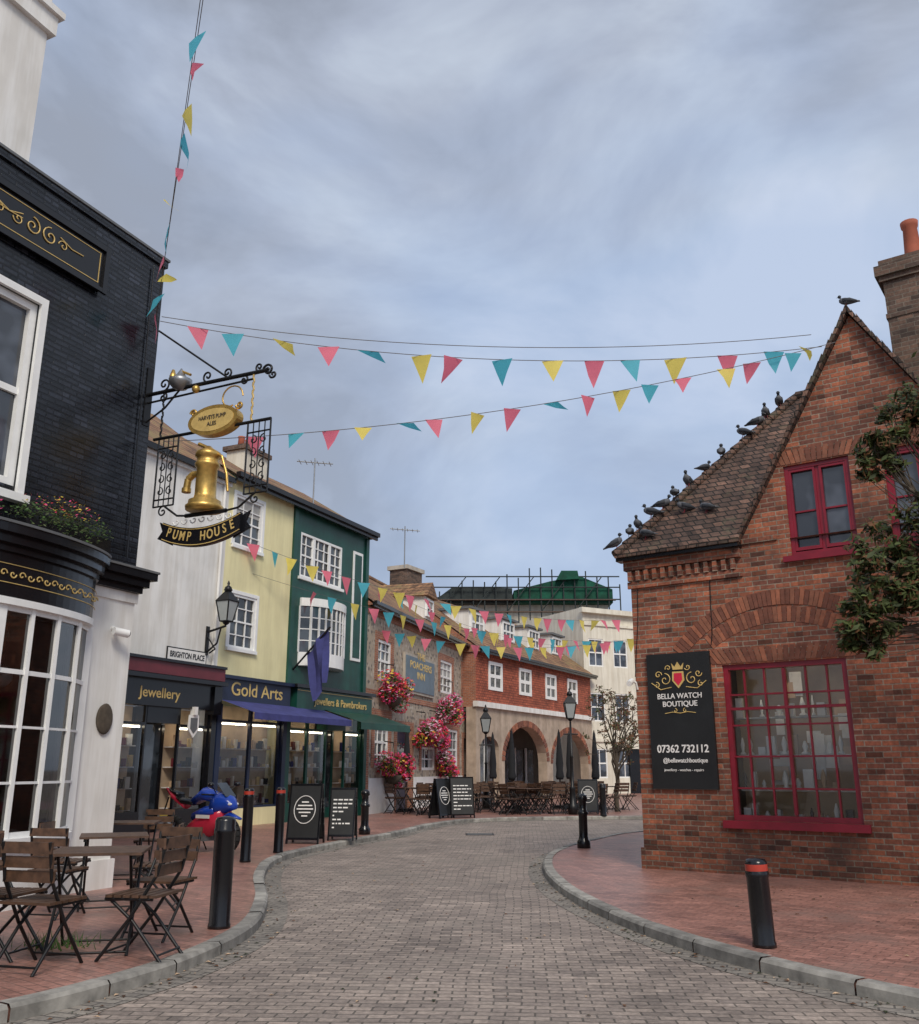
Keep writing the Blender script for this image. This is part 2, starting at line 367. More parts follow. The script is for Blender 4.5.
for _ in range(90):
    x=random.gauss(-3.5,.16); y=random.gauss(8.6,.12); h=random.uniform(.05,.16); a=random.uniform(0,6.28)
    A.add([(x-.008*math.cos(a),y-.008*math.sin(a),.1),(x+.008*math.cos(a),y+.008*math.sin(a),.1),(x+random.gauss(0,.05),y+random.gauss(0,.05),.1+h)],[(0,1,2)],'leafg')
A.build('grass_tuft')

# ---------------------------------------------------------------- RIGHT brick building
RB=E('brick_house',(2.85,15.07),-35.1)
A=Acc()
ops=[(1.44,3.25,.84,3.10),(2.64,3.60,4.64,6.08),(4.07,5.05,4.66,6.08),(5.2,6.6,.84,3.1)]
A.wall(0,9,0,4.94,[ops[0],ops[3],(2.64,3.6,4.64,4.94),(4.07,5.05,4.66,4.94)],'redbrick')
gx0,gx1,ap,az=1.86,5.84,3.85,8.30
def gz(x): return 4.94+(az-4.94)*(1-abs(x-ap)/(ap-gx0))
xs=sorted(set([gx0,2.64,3.60,ap,4.07,5.05,gx1]))
for a,b in zip(xs[:-1],xs[1:]):
    if (a,b)==(2.64,3.6) or (a,b)==(4.07,5.05): A.add([(a,0,6.08),(b,0,6.08),(b,0,gz(b)),(a,0,gz(a))],[(0,1,2,3)],'redbrick')
    else: A.add([(a,0,4.94),(b,0,4.94),(b,0,gz(b)+.0001),(a,0,gz(a)+.0001)],[(0,1,2,3)],'redbrick')
for (a,b,c,d) in (ops[1],ops[2]):
    Y=.16
    for q in [((a,0,4.94),(a,Y,4.94),(a,Y,d),(a,0,d)),((b,0,4.94),(b,0,d),(b,Y,d),(b,Y,4.94)),((a,0,d),(a,Y,d),(b,Y,d),(b,0,d))]: A.quad(*q,'redbrick')
A.quad((0,0,0),(0,0,4.94),(0,9,4.94),(0,9,0),'redbrick'); A.quad((9,0,0),(9,9,0),(9,9,4.94),(9,0,4.94),'redbrick'); A.quad((0,9,0),(0,9,4.94),(9,9,4.94),(9,9,0),'redbrick')
A.box(-.035,9,-.045,.02,0,.40,'redbrick')
A.box(-.08,1.88,-.09,.0,4.74,4.92,'redbrick'); A.box(-.08,-.003,0.0,8,4.74,4.92,'redbrick')
A.box(-.04,1.88,-.045,-.001,4.44,4.55,'redbrick')
for i in range(13): A.box(-.02+i*.145,.05+i*.145,-.075,-.001,4.56,4.73,'redbrick')
A.box(1.9,2.45,-.03,-.002,4.94,5.02,'redbrick')
A.build('walls',RB)
A=Acc()
def arch(cx,cz,r,a0,a1,th,n,ye=-.012):
    for i in range(n):
        b0=a0+(a1-a0)*(i+.07)/n; b1=a0+(a1-a0)*(i+.93)/n
        P=[(cx+q*math.cos(b),cz+q*math.sin(b)) for q,b in ((r,b0),(r,b1),(r+th,b1),(r+th,b0))]
        A.prism(P,ye,-.001,random.choice(['bra','brb','bra','brc','brb']))
arch(2.35,1.95,2.0,R_(139),R_(41),.23,52); arch(2.35,1.95,1.74,R_(126),R_(54),.23,34,-.008)
for (a,b,z) in ((1.30,3.39,3.12),(2.54,3.7,6.10),(3.97,5.15,6.10)):
    n=int((b-a)/.075); m=(a+b)/2
    for i in range(n):
        x=a+(b-a)*i/n; w=(b-a)/n*.88; k=(x+w/2-m)*.18; A.prism([(x,z),(x+w,z),(x+w+k,z+.22),(x+k,z+.22)],-.010,-.001,random.choice(['bra','brb','brb','brc']))
A.build('brick_arches',RB)
A=Acc()
A.win(1.44,3.25,.84,3.10,'redp','clear',6,5,y=.09,fw=.075,bw=.026,sash=False)
A.box(1.30,3.34,-.07,.14,.73,.838,'redp'); A.box(2.32,2.365,.035,.1,.93,3.01,'redp'); A.box(1.52,3.17,.03,.1,2.42,2.46,'redp')
for (a,b) in ((2.64,3.6),(4.07,5.05)):
    A.win(a,b,4.66,6.08,'redp','glassb',2,1,y=.09,fw=.06,bw=.06,sash=False)
    for (p,q) in ((a+.06,(a+b)/2-.03),((a+b)/2+.03,b-.06)):
        A.box(p,p+.035,.05,.1,4.74,6.02,'redp'); A.box(q-.035,q,.05,.1,4.74,6.02,'redp'); A.box(p+.035,q-.035,.05,.1,4.74,4.79,'redp'); A.box(p+.035,q-.035,.05,.1,5.98,6.02,'redp'); A.box(p+.035,q-.035,.07,.1,5.33,5.355,'redp')
    A.box(a-.11,b+.11,-.07,.14,4.57,4.655,'redp')
A.win(5.2,6.6,.84,3.1,'redp','glass',5,5,y=.09,fw=.08,sash=False)
A.build('windows',RB)
A=Acc()
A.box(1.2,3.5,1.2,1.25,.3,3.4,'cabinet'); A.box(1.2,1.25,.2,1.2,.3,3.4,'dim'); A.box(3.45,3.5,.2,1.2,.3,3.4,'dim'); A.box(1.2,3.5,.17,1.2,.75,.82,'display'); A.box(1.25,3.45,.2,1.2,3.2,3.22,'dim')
A.box(1.6,3.1,.2,.24,3.06,3.09,'strip')  # glowing strip added to brighten the contents of this window
for z in (1.25,1.75,2.3): A.box(1.5,3.2,.3,.5,z,z+.02,'display')
for z in (.82,1.27,1.77,2.32):
    x=1.52
    while x<3.1:
        w=random.uniform(.05,.15); h=random.uniform(.1,.32)
        if random.random()<.85:
            k=random.choice(['display','display','display','tan','black'])
            if random.random()<.5: A.box(x,x+w,.25,.34,z,z+h,k)
            else: A.lathe((x+w/2,.3,z),[(w*.5,0),(w*.5,.02),(w*.2,.05),(w*.35,h*.6),(w*.1,h)],k,10)
        x+=w+random.uniform(.02,.08)
for _ in range(18):
    x=random.uniform(1.5,3.0); z=random.uniform(1.3,2.8); yy=random.uniform(.6,.9); A.box(x,x+random.uniform(.1,.35),yy,yy+.02,z,z+random.uniform(.15,.4),random.choice(['display','tan','display']))
A.build('window_display',RB)
A=Acc()
e=4.98; d=2.55; pt=1.22
x0=-.16;y0=-.22;rz=e+pt*d
A.add([(x0,y0,e),(1.93,y0,e),(1.93,.01,e+pt*.23),(3.85,.35,rz-.05),(3.85,y0+d,rz),(x0+d,y0+d,rz)],[(0,1,2,5),(2,3,4,5)],'rooftile')
A.add([(x0,y0,e),(x0+d,y0+d,rz),(x0+d,7,rz),(x0,9.2,e)],[(0,1,2,3)],'rooftile')
A.add([(5.8,y0,e),(9.2,y0,e),(9.2,y0+d,rz),(4.6,y0+d,rz)],[(0,1,2,3)],'rooftile')
A.add([(x0+d,y0+d,rz),(9.2,y0+d,rz),(9.2,7,rz),(x0+d,7,rz)],[(0,1,2,3)],'slate')
A.add([(gx0-.08,-.05,4.86),(ap,-.05,az+.08),(ap,4,az+.08),(gx0-.08,4,4.86)],[(0,3,2,1)],'rooftile')
A.add([(gx1+.08,-.05,4.86),(ap,-.05,az+.08),(ap,4,az+.08),(gx1+.08,4,4.86)],[(0,1,2,3)],'rooftile')
for sgn in (-1,1):
    xe=gx0-.08 if sgn<0 else gx1+.08
    n=34
    for i in range(n):
        t0=i/n; t1=(i+.92)/n; a=xe+(ap-xe)*t0; b=xe+(ap-xe)*t1; za=4.86+(az+.08-4.86)*t0; zb=4.86+(az+.08-4.86)*t1; j=random.uniform(-.012,.02)
        A.prism([(a,za-.05),(b,zb-.05),(b,zb+.07+j),(a,za+.045+j)] if sgn<0 else [(b,zb-.05),(a,za-.05),(a,za+.045+j),(b,zb+.07+j)],-.13,.08,'rooftile')
for i in range(13): A.box(x0+i*.162,x0+i*.162+.15,y0-.03,y0+.05,e-.035,e+.025+random.uniform(-.008,.008),'rooftile')
for i in range(19):
    t=i/19*d; A.cyl((x0+t,y0+t,e+pt*t+.02),(x0+t+.15,y0+t+.15,e+pt*(t+.14)+.02),.085,.07,'rooftile',8)
for i in range(6): A.cyl((x0+d+i*.3,y0+d,rz+.02),(x0+d+i*.3+.28,y0+d,rz+.02),.09,.085,'rooftile',8)
A.box(x0,1.9,y0+.02,y0+.22,e-.09,e-.04,'black')
A.build('roof',RB)
A=Acc()
A.box(4.25,5.45,1.0,1.9,5.5,9.2,'chimbrick'); A.box(4.2,5.5,.95,1.95,9.2,9.29,'chimbrick'); A.box(4.15,5.55,.9,2.0,9.29,9.47,'chimbrick'); A.box(4.22,5.48,.96,1.94,9.47,9.58,'chimbrick')
A.box(4.23,5.47,.98,1.92,8.55,8.63,'chimbrick')
A.lathe((4.70,1.45,9.58),[(.15,0),(.14,.1),(.11,.68),(.13,.71),(.14,.8),(.10,.82)],'terra'); A.lathe((5.2,1.45,9.58),[(.14,0),(.12,.3),(.13,.4)],'terra')
A.build('chimney',RB)
A=Acc(); A.tube([(.03,-.01,2.8),(.03,-.06,2.9),(-.02,-.16,2.95)],.02,'whitep'); A.cyl((-.02,-.1,2.93),(.02,-.30,2.87),.045,.045,'whitep'); A.build('security_camera',RB)
A=Acc(); A.box(3.9,4.08,-.10,-.046,.2,.29,'whitep'); A.tube([(4.0,-.06,.29),(4.0,-.02,.5),(4.6,-.02,.52)],.01,'iron'); A.build('junction_box',RB)
A=Acc(); A.tube([(1.35,-.012,4.43),(1.33,-.012,3.6),(1.30,-.012,3.42)],.007,'iron',5); A.tube([(-.0,-.012,3.0),(.1,-.012,3.9),(.12,-.012,4.42)],.006,'iron',5); A.build('cable',RB)
SG=E('shop_sign',(2.85,15.07),-35.1)
A=Acc(); A.box(.23,1.27,-.06,-.0015,1.27,3.33,'blackboard'); A.build('board',SG)
A=Acc(); y=-.065
for sg in (-1,1):
    for q in (spiral(.75+sg*.22,2.92,.10,1.2,R_(90),sg),spiral(.75+sg*.33,3.0,.06,1.2,R_(0),-sg),spiral(.75+sg*.16,3.1,.05,1.1,R_(200),sg),spiral(.75+sg*.36,2.84,.05,1.1,R_(100),sg)): A.tube([(a,y,c) for a,_,c in q],.009,'goldp',4)
    A.tube([(.75+sg*.12,y,2.8),(.75+sg*.3,y,2.77),(.75+sg*.45,y,2.88)],.008,'goldp',4)
    A.tube([(.75,y,2.40),(.75+sg*.12,y,2.42),(.75+sg*.25,y,2.40)],.007,'goldp',4); A.tube([(a,y,c) for a,_,c in spiral(.75+sg*.08,2.44,.035,1,R_(90),sg)],.006,'goldp',4)
A.prism([(.66,3.04),(.84,3.04),(.85,2.9),(.75,2.78),(.65,2.9)],y-.008,y+.004,'goldp'); A.prism([(.685,3.015),(.815,3.015),(.82,2.91),(.75,2.82),(.68,2.91)],y-.012,y-.009,'mred')
A.prism([(.67,3.07),(.83,3.07),(.85,3.17),(.80,3.11),(.75,3.19),(.70,3.11),(.65,3.17)],y-.008,y+.004,'goldp')
A.build('crest',SG)
text('BELLA WATCH',.115,SG,.75,-.064,2.66,'display',sx=.95,bold=.001); text('BOUTIQUE',.115,SG,.75,-.064,2.54,'display',bold=.001); text('07362 732112',.16,SG,.75,-.064,1.86,'display',sx=.90,bold=.003); text('@bellawatchboutique',.092,SG,.78,-.064,1.69,'display',sx=.88,bold=.001); text('jewellery - watches - repairs',.055,SG,.75,-.064,1.55,'display')

# ---------------------------------------------------------------- LEFT black pub
BP=E('black_pub',(-4.56,12.7),65.3)
A=Acc()
A.wall(-9,0,4.1,9.02,[(-3.55,-2.12,4.9,7.36),(-7.6,-6.2,4.9,7.36)],'blackbrick')
A.quad((0,0,0),(0,8,0),(0,8,9.0),(0,0,9.0),'blackbrick'); A.quad((-9,0,0),(-9,0,9),(-9,8,9),(-9,8,0),'blackbrick'); A.quad((-9,8,0),(-9,8,9),(0,8,9),(0,8,0),'blackbrick'); A.quad((-9,0,8.9),(0,0,8.9),(0,8,8.9),(-9,8,8.9),'slate')
A.box(-9.1,.03,-.04,.3,9.022,9.13,'blackbrick'); A.box(-9.1,.05,-.06,.32,9.132,9.17,'lead')
A.tube([(-.25,-.03,8.9),(-.22,-.03,4.4)],.012,'black',5)
A.build('upper_walls',BP)
A=Acc()
for (a,b) in ((-3.55,-2.12),(-7.6,-6.2)):
    A.win(a,b,4.9,7.36,'whitep','glassb',2,2,y=.08,fw=.1,bw=.05); A.box(a-.1,a-.002,-.05,.03,4.8,7.46,'whitep'); A.box(b+.002,b+.1,-.05,.03,4.8,7.46,'whitep'); A.box(a-.002,b+.002,-.05,.03,7.362,7.46,'whitep'); A.box(a-.14,b+.14,-.12,.05,4.7,4.8,'whitep')
A.build('sash_windows',BP)
def by(x):
    t=(x+2.55)/1.75
    return -.05-.55*max(0,1-t*t)**.6 if abs(t)<1 else -.05
A=Acc()
xs=[-4.3+3.5*i/28 for i in range(29)]
def band(z0,z1,off,k,xa=None):
    X=xa or xs
    A.slab([(x,by(x)-off) for x in X]+[(X[-1],.05),(X[0],.05)],z0,z1,k)
XL=[-9,-7,-5]+xs+[-.6,-.3,0]
XP=[-9,-7,-5]+xs+[-.78]
band(3.42,3.92,.03,'black',XP); band(3.92,4.0,.08,'black',XL[:-1]+[.04]); band(4.0,4.10,.16,'black',XL[:-1]+[.08]); band(4.10,4.2,.24,'black',XL[:-1]+[.14]); band(4.2,4.23,.26,'lead',XL[:-1]+[.16])
band(3.34,3.42,.06,'whitep'); band(.1,.74,.0,'whitep'); band(.74,.84,.08,'whitep')
A.build('bay_cornice',BP)
A=Acc()
cols=[-4.28+3.46*i/8 for i in range(9)]
for i in range(9):
    x=cols[i]; y=by(x); w=.055 if i in (0,4,8) else .024
    A.box(x-w,x+w,y-.02,y+.06,.84,3.34,'whitep')
    if i<8:
        x2=cols[i+1]
        A.quad((x,y+.02,.84),(x2,by(x2)+.02,.84),(x2,by(x2)+.02,3.34),(x,y+.02,3.34),'clearb')
        for z,h in ((1.42,.014),(2.02,.014),(2.62,.026),(.87,.03),(3.31,.03)):
            P=[(x,y-.005),(x2,by(x2)-.005),(x2,by(x2)+.03),(x,y+.03)]
            A.slab(P,z-h,z+h,'whitep')
A.build('bay_window',BP)
A=Acc()
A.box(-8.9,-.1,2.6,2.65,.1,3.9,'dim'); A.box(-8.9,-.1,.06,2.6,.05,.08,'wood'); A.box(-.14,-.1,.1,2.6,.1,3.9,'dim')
for i in range(7): A.box(-4.3+i*.5,-4.05+i*.5,2.2,2.58,1.1,1.1+random.uniform(.3,1.4),random.choice(['tan','display','wood','goldp']))
for x in (-3.4,-2.2,-1.3): A.box(x-.35,x+.35,.3,.9,.78,.82,'wood'); A.cyl((x,.6,.08),(x,.6,.78),.04,.04,'iron',8); A.box(x-.5,x-.45,.3,.8,.5,1.2,'wood'); A.sphere((x,.8,2.7),.13,'display'); A.cyl((x,.8,2.8),(x,.8,3.9),.01,.01,'iron',5)
for x in (-4.1,-.95,-2.6): A.box(x-.1,x+.12,-.02,.02,.95,3.3,'curtain')
A.build('interior',BP)
A=Acc()
A.box(-.8,0,-.04,.1,.0,3.918,'white'); A.box(-.84,.04,-.08,-.041,.1,.45,'white'); A.box(-.84,.03,-.07,-.041,3.78,3.915,'white'); A.box(-9,-4.3,-.03,.1,0,3.42,'white')
A.build('pilaster',BP)
A=Acc()
A.box(-4.4,-1.2,-.07,-.002,8.02,8.62,'black')
for (a,b,c,d_) in ((-4.4,-1.2,8.60,8.68),(-4.4,-1.2,7.97,8.03)): A.box(a,b,-.11,-.071,c,d_,'black')
A.box(-1.24,-1.16,-.112,-.0705,7.965,8.685,'black')
A.box(-4.3,-1.3,-.078,-.0712,8.09,8.10,'goldp'); A.box(-4.3,-1.3,-.078,-.0712,8.54,8.55,'goldp'); A.box(-1.31,-1.30,-.078,-.0712,8.10,8.54,'goldp')
for c in (-3.3,-2.3):
    for sg in (-1,1):
        A.tube(spiral(c+sg*.14,8.32,.13,1.4,R_(90),sg,y=-.08),.010,'goldp',4); A.tube(spiral(c+sg*.36,8.3,.08,1.2,R_(180),-sg,y=-.08),.008,'goldp',4)
        A.tube([(c+sg*.3,-.08,8.40),(c+sg*.5,-.08,8.33),(c+sg*.7,-.08,8.34)],.008,'goldp',4)
for i in range(26):
    x=-4.0+i*.125; y=by(x)-.04
    A.tube(spiral(x,3.68,.05,1.0,0,1 if i%2 else -1,n=10,y=y),.009,'goldp',4)
for i in range(24):
    x=-4.1+i*.14; x2=x+.14
    for z in (3.58,3.79): A.tube([(x,by(x)-.035,z),(x2,by(x2)-.035,z)],.006,'goldp',4)
A.build('gold_ornament',BP)
A=Acc()
A.T=Matrix.Translation((-.36,-.05,2.2))@Matrix.Rotation(R_(90),4,'X')@Matrix.Diagonal((.85,1.25,1,1)); A.lathe((0,0,0),[(.15,-.01),(.16,.02),(.14,.03)],'bark',20); A.T=None
A.build('oval_plaque',BP)
A=Acc()
A.cyl((-.36,-.02,3.40),(-.36,-.16,3.36),.03,.03,'whitep'); A.cyl((-.45,-.16,3.34),(-.25,-.22,3.32),.055,.055,'whitep'); A.cyl((-.25,-.22,3.32),(-.235,-.224,3.318),.04,.04,'black')
A.build('security_camera',BP)
A=Acc()
A.box(-3.9,-2.42,.2,1.4,8.5,13.2,'white'); A.box(-3.98,-2.34,.12,1.48,11.45,11.75,'white'); A.box(-4.04,-2.28,.06,1.54,11.75,11.85,'white')
A.build('chimney',BP)
PL=E('flower_box',(-4.56,12.7),65.3)
A=Acc(); A.box(-2.2,-.85,-.36,-.1,4.24,4.46,'black'); A.build('trough',PL)
A=Acc()
for i in range(9): leafmass(A,(-2.15+i*.155,-.25,4.54+random.uniform(-.03,.08)),(.16,.2,random.uniform(.12,.22)),130,.026,['leafg','leafg','leafb','leafa'],.1)
leafmass(A,(-1.6,-.27,4.74),(.62,.2,.12),150,.022,['flr','fly','flp','fly'],.3); leafmass(A,(-1.6,-.40,4.42),(.7,.06,.12),160,.022,['leafg','leafa'],.3)
leafmass(A,(-2.75,-.3,4.46),(.3,.2,.16),250,.03,['leafg','leafb','flp'],.1)
A.build('plants',PL)

# hanging pub sign
HS=E('hanging_pub_sign',(-4.60,12.62),-24.7)
A=Acc(); k='iron'
A.tube([(0,0,6.88),(2.15,0,6.88)],.03,k,8); A.tube([(0,0,6.75),(1.9,0,6.79)],.016,k,6); A.tube([(.1,0,7.9),(1.45,0,6.9)],.016,k,6); A.box(-.05,.02,-.06,.06,6.4,7.3,k)
for c,r,a,sg in ((.3,.13,90,1),(.3,.1,270,-1),(1.1,.11,90,-1),(1.45,.10,90,1),(1.75,.09,270,-1),(2.0,.08,90,-1)):
    A.tube(spiral(c,6.88+(r if a==90 else -r)*.9,r*.8,1.3,R_(a-180),sg),.015,k,5)
A.tube(spiral(2.15,6.88,.09,1.5,R_(180),-1),.018,k,5); A.tube(spiral(2.24,6.8,.06,1.2,R_(180),1),.016,k,5)
A.tube([(.02,0,6.45),(.35,0,6.62),(.6,0,6.86)],.016,k,6)
for x in (.32,1.92):
    for i in range(12): A.cyl((x,0,6.86-i*.06),(x+(.012 if i%2 else -.012),0,6.80-i*.06),.018,.012,'goldp' if x>1 else k,5)
A.tube([(.2,0,6.15),(2.25,0,6.15)],.024,k,8)
for (a,b) in ((.30,.66),(1.87,2.25)):
    z0,z1=5.12,6.15
    for q in range(5): x=a+(b-a)*q/4; A.tube([(x,0,z0),(x,0,z1)],.014 if q in(0,4) else .009,k,5)
    for z in (z0,z0+.1,z1-.16): A.tube([(a,0,z),(b,0,z)],.013,k,5)
    m=(a+b)/2
    for i in range(4):
        zz=z0+.22+i*.18
        for sg in (-1,1): A.tube(spiral(m+sg*.085,zz,.07,1.1,R_(90),sg,n=10),.009,k,4)
    A.tube(spiral(m,z0-.08,.08,1.2,R_(90),1),.012,k,5)
A.tube([(.5,0,5.12),(.75,0,4.95),(1.0,0,4.92)],.016,k,5); A.tube([(2.05,0,5.12),(1.8,0,4.95),(1.5,0,4.92)],.016,k,5); A.tube([(.9,0,4.93),(1.6,0,4.93)],.03,k,6)
A.build('bracket_ironwork',HS)
A=Acc(); g='gold'
A.lathe((.62,-.02,6.84),[(.02,0),(.10,.03),(.16,.1),(.17,.16),(.09,.2),(.03,.3),(.01,.34)],'steel'); A.cyl((.62,-.02,7.14),(.8,-.02,7.05),.02,.02,g); A.sphere((.93,-.03,6.80),.06,g); A.lathe((.45,0,7.0),[(.02,0),(.05,.05),(.05,.1),(.02,.2)],g)
P=[(1.30+.43*math.cos(a*math.pi/16),6.26+.22*math.sin(a*math.pi/16)) for a in range(32)]
A.prism(P,-.07,.07,g)
P=[(1.30+.37*math.cos(a*math.pi/16),6.26+.165*math.sin(a*math.pi/16)) for a in range(32)]
A.prism(P,-.075,-.0705,'goldp')
for sg in (-1,1): A.tube(spiral(1.30+sg*.40,6.44,.06,1.3,R_(180),sg,y=0),.018,g,6)
A.tube(spiral(1.55,6.57,.2,.8,R_(0),1,end=.6),.012,g,5)
A.lathe((1.22,0,4.97),[(.25,0),(.26,.05),(.23,.07),(.22,.13),(.16,.16),(.145,.22),(.14,.60),(.17,.63),(.17,.67),(.15,.69),(.15,.75),(.18,.77),(.17,.83),(.07,.89),(.03,.93)],g,20)
A.tube([(1.12,0,5.52),(.98,0,5.52),(.90,0,5.46),(.88,0,5.32)],.05,g,10); A.cyl((.88,0,5.33),(.88,0,5.27),.065,.065,g)
A.tube([(1.28,0,5.83),(1.46,0,5.72),(1.56,0,5.45),(1.60,0,5.2)],.02,g,8); A.tube([(1.2,0,5.88),(1.04,0,5.96)],.028,g,8)
A.build('gold_pump',HS)
text('HARVEYS PUMP',.085,HS,1.30,-.079,6.30,'bark',sx=.8); text('ALES',.085,HS,1.30,-.079,6.20,'bark',sx=.9)
A=Acc()
n=24; top=[];bot=[]
for i in range(n+1):
    t=-1+2*i/n; x=1.2+.66*t; z=4.60+.14*t*t; top.append((x,z+.13)); bot.append((x,z-.13))
A.prism(bot+top[::-1],-.03,.03,'black')
for sg in (-1,1): A.prism([(1.2+sg*.52,4.54),(1.2+sg*.80,4.66),(1.2+sg*.72,4.76),(1.2+sg*.78,4.90),(1.2+sg*.54,4.80)],.031,.05,'black')
A.tube([(p[0],-.032,p[1]-.02) for p in top],.008,'goldp',4); A.tube([(p[0],-.032,p[1]+.02) for p in bot],.008,'goldp',4)
for i in range(7): A.tube(spiral(.75+i*.15,4.86,.06,.9,R_(180),1,n=10),.01,'whitep',5)
A.build('scroll_banner',HS)
W_="PUMP HOUSE"
for i,ch in enumerate(W_):
    t=(i-4.5)/5.2; o=text(ch,.185,HS,1.2+.62*t,-.036,4.60+.14*t*t,'goldp',name='lettering',sx=.72,bold=.002); o.rotation_euler=(R_(90),-R_(20)*t,0)

# ---------------------------------------------------------------- terrace L
def tri_roof(A,x0,x1,ez,y0,run,pitch,k,gk='white'):
    rz=ez+run*pitch
    A.add([(x0,y0,ez),(x1,y0,ez),(x1,y0+run,rz),(x0,y0+run,rz)],[(0,1,2,3)],k)
    A.add([(x0,y0+run,rz),(x1,y0+run,rz),(x1,y0+2*run,ez),(x0,y0+2*run,ez)],[(0,1,2,3)],k)
    for x in (x0+.03,x1-.03): A.add([(x,y0,ez-.1),(x,y0+run,rz-.03),(x,y0+2*run,ez-.1)],[(0,1,2)],gk)
    A.box(x0,x1,y0-.02,y0+.05,ez-.16,ez-.02,'black')
LO=(-6.25,24.8);LA=65.3
WH=E('white_shop_house',LO,LA)
A=Acc(); A.wall(-9,-.35,4.06,9.35,[],'white'); A.quad((-9,0,0),(-9,0,9.35),(-9,8,9.35),(-9,8,0),'white'); A.quad((-.35,0,0),(-.35,8,0),(-.35,8,9.35),(-.35,0,9.35),'white'); A.box(-9,-.352,-.1,-.001,9.1,9.2,'white')
A.cyl((-.6,-.06,4.1),(-.6,-.06,9.3),.04,.04,'white'); A.build('walls',WH)
A=Acc(); tri_roof(A,-9,-.35,9.35,-.2,3.2,.75,'rooftile2'); A.build('roof',WH)
def shopfront(A,x0,x1,fk,z0=.1,zs=.55,zt=3.0,n=3,riser=None,doorx=None):
    riser=riser or fk
    A.box(x0,x0+.18,-.14,.1,z0,zt,fk); A.box(x1-.18,x1,-.14,.1,z0,zt,fk)
    w=(x1-x0-.36)/n
    for i in range(n):
        a=x0+.18+w*i; b=a+w
        if doorx is not None and i==doorx:
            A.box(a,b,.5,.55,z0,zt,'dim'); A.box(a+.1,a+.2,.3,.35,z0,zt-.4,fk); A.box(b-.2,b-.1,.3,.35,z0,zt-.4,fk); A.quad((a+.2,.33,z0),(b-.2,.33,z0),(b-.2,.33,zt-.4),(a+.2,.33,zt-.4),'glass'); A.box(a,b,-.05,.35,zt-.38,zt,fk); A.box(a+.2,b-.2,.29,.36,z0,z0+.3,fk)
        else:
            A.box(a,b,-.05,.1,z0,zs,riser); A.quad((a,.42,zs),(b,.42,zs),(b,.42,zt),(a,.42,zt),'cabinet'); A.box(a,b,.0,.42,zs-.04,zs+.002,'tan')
            A.quad((a,.0,zs),(b,.0,zs),(b,.0,zt),(a,.0,zt),'clear')
            A.box(a+.1,b-.1,.06,.10,zt-.5,zt-.46,'strip')
            A.box(a,a+.05,-.04,.04,zs,zt,fk); A.box(b-.05,b,-.04,.04,zs,zt,fk); A.box(a+.05,b-.05,-.04,.04,zt-.45,zt-.38,fk); A.box(a+.05,b-.05,-.04,.04,zs,zs+.06,fk)
            for r in range(4):
                zz=zs+.1+r*.48; A.box(a+.05,b-.05,.18,.4,zz-.02,zz,'display'); x=a+.1
                while x<b-.2:
                    ww=random.uniform(.06,.16); A.box(x,x+ww,.12,.2,zz,zz+random.uniform(.06,.3),random.choice(['display','tan','goldp','display','black','flagblue','maroon'])); x+=ww+random.uniform(.03,.10)
A=Acc(); shopfront(A,-9,-5.2,'black',n=3); shopfront(A,-5.2,-.4,'black',n=4,doorx=2)
A.box(-9,-.36,-.2,.1,3.0,3.62,'black'); A.box(-9,-.36,-.42,.05,3.62,3.72,'black'); A.box(-9,-.36,-.3,.0,3.75,4.05,'maroon'); A.box(-9,-.36,-.36,.0,4.052,4.12,'black'); A.box(-.7,-.4,-.28,.0,2.9,3.6,'black')
A.build('shopfront',WH); text('Jewellery',.34,WH,-2.6,-.205,3.3,'goldp',sx=1.1,bold=.003)
A=Acc(); A.prism([(-1.55,2.85),(-1.2,2.85),(-1.18,2.5),(-1.37,2.3),(-1.57,2.5)],-.24,-.21,'display'); A.prism([(-1.5,2.78),(-1.25,2.78),(-1.25,2.52),(-1.37,2.4),(-1.5,2.52)],-.25,-.241,'lead'); A.box(-1.43,-1.32,-.3,-.15,2.85,3.05,'display'); A.build('coat_of_arms',WH)
SS=E('street_name_sign',LO,LA)
A=Acc(); A.box(-2.30,-.83,-.028,-.002,4.12,4.48,'black'); A.box(-2.27,-.86,-.034,-.0285,4.15,4.45,'display'); A.build('plate',SS); text('BRIGHTON PLACE',.2,SS,-1.56,-.038,4.30,'black',sx=.78,bold=.003)
def lantern(A,c,s,k='iron'):
    x,y,z=c
    b=.13*s;t=.23*s;h=.42*s
    for i in range(4):
        a=R_(45+90*i); a2=R_(135+90*i)
        p=lambda r,zz,an:(x+r*math.cos(an),y+r*math.sin(an),z+zz)
        A.quad(p(b,0,a),p(b,0,a2),p(t,h,a2),p(t,h,a),'lampglass'); A.tube([p(b,0,a),p(t,h,a)],.016*s,k,5); A.tube([p(t,h,a),p(t,h,a2)],.018*s,k,5); A.tube([p(b,0,a),p(b,0,a2)],.016*s,k,5)
        A.add([p(t*1.1,h,a),p(t*1.1,h,a2),p(.06*s,h+.22*s,a2),p(.06*s,h+.22*s,a)],[(0,1,2,3)],k)
    A.lathe((x,y,z+h+.2*s),[(.06*s,0),(.09*s,.03*s),(.07*s,.1*s),(.02*s,.14*s),(.03*s,.18*s),(.005*s,.24*s)],k,8); A.lathe((x,y,z-.08*s),[(.02*s,0),(.06*s,.03*s),(b*.7,.08*s)],k,8)
WL=E('wall_lantern',LO,LA)
A=Acc(); lantern(A,(-.85,-.6,5.25),1.25); A.tube([(-.85,0,5.0),(-.85,-.6,5.13)],.03,'iron'); A.tube([(-.85,0,4.45),(-.85,-.35,4.7),(-.85,-.45,5.1)],.025,'iron'); A.tube([(-.85,-.02,4.9),(-.85,-.3,4.55),(-.85,-.12,4.45)],.02,'iron'); A.box(-.9,-.8,-.05,-.001,4.4,5.15,'iron'); A.build('lamp',WL)
YH=E('yellow_shop_house',LO,LA)
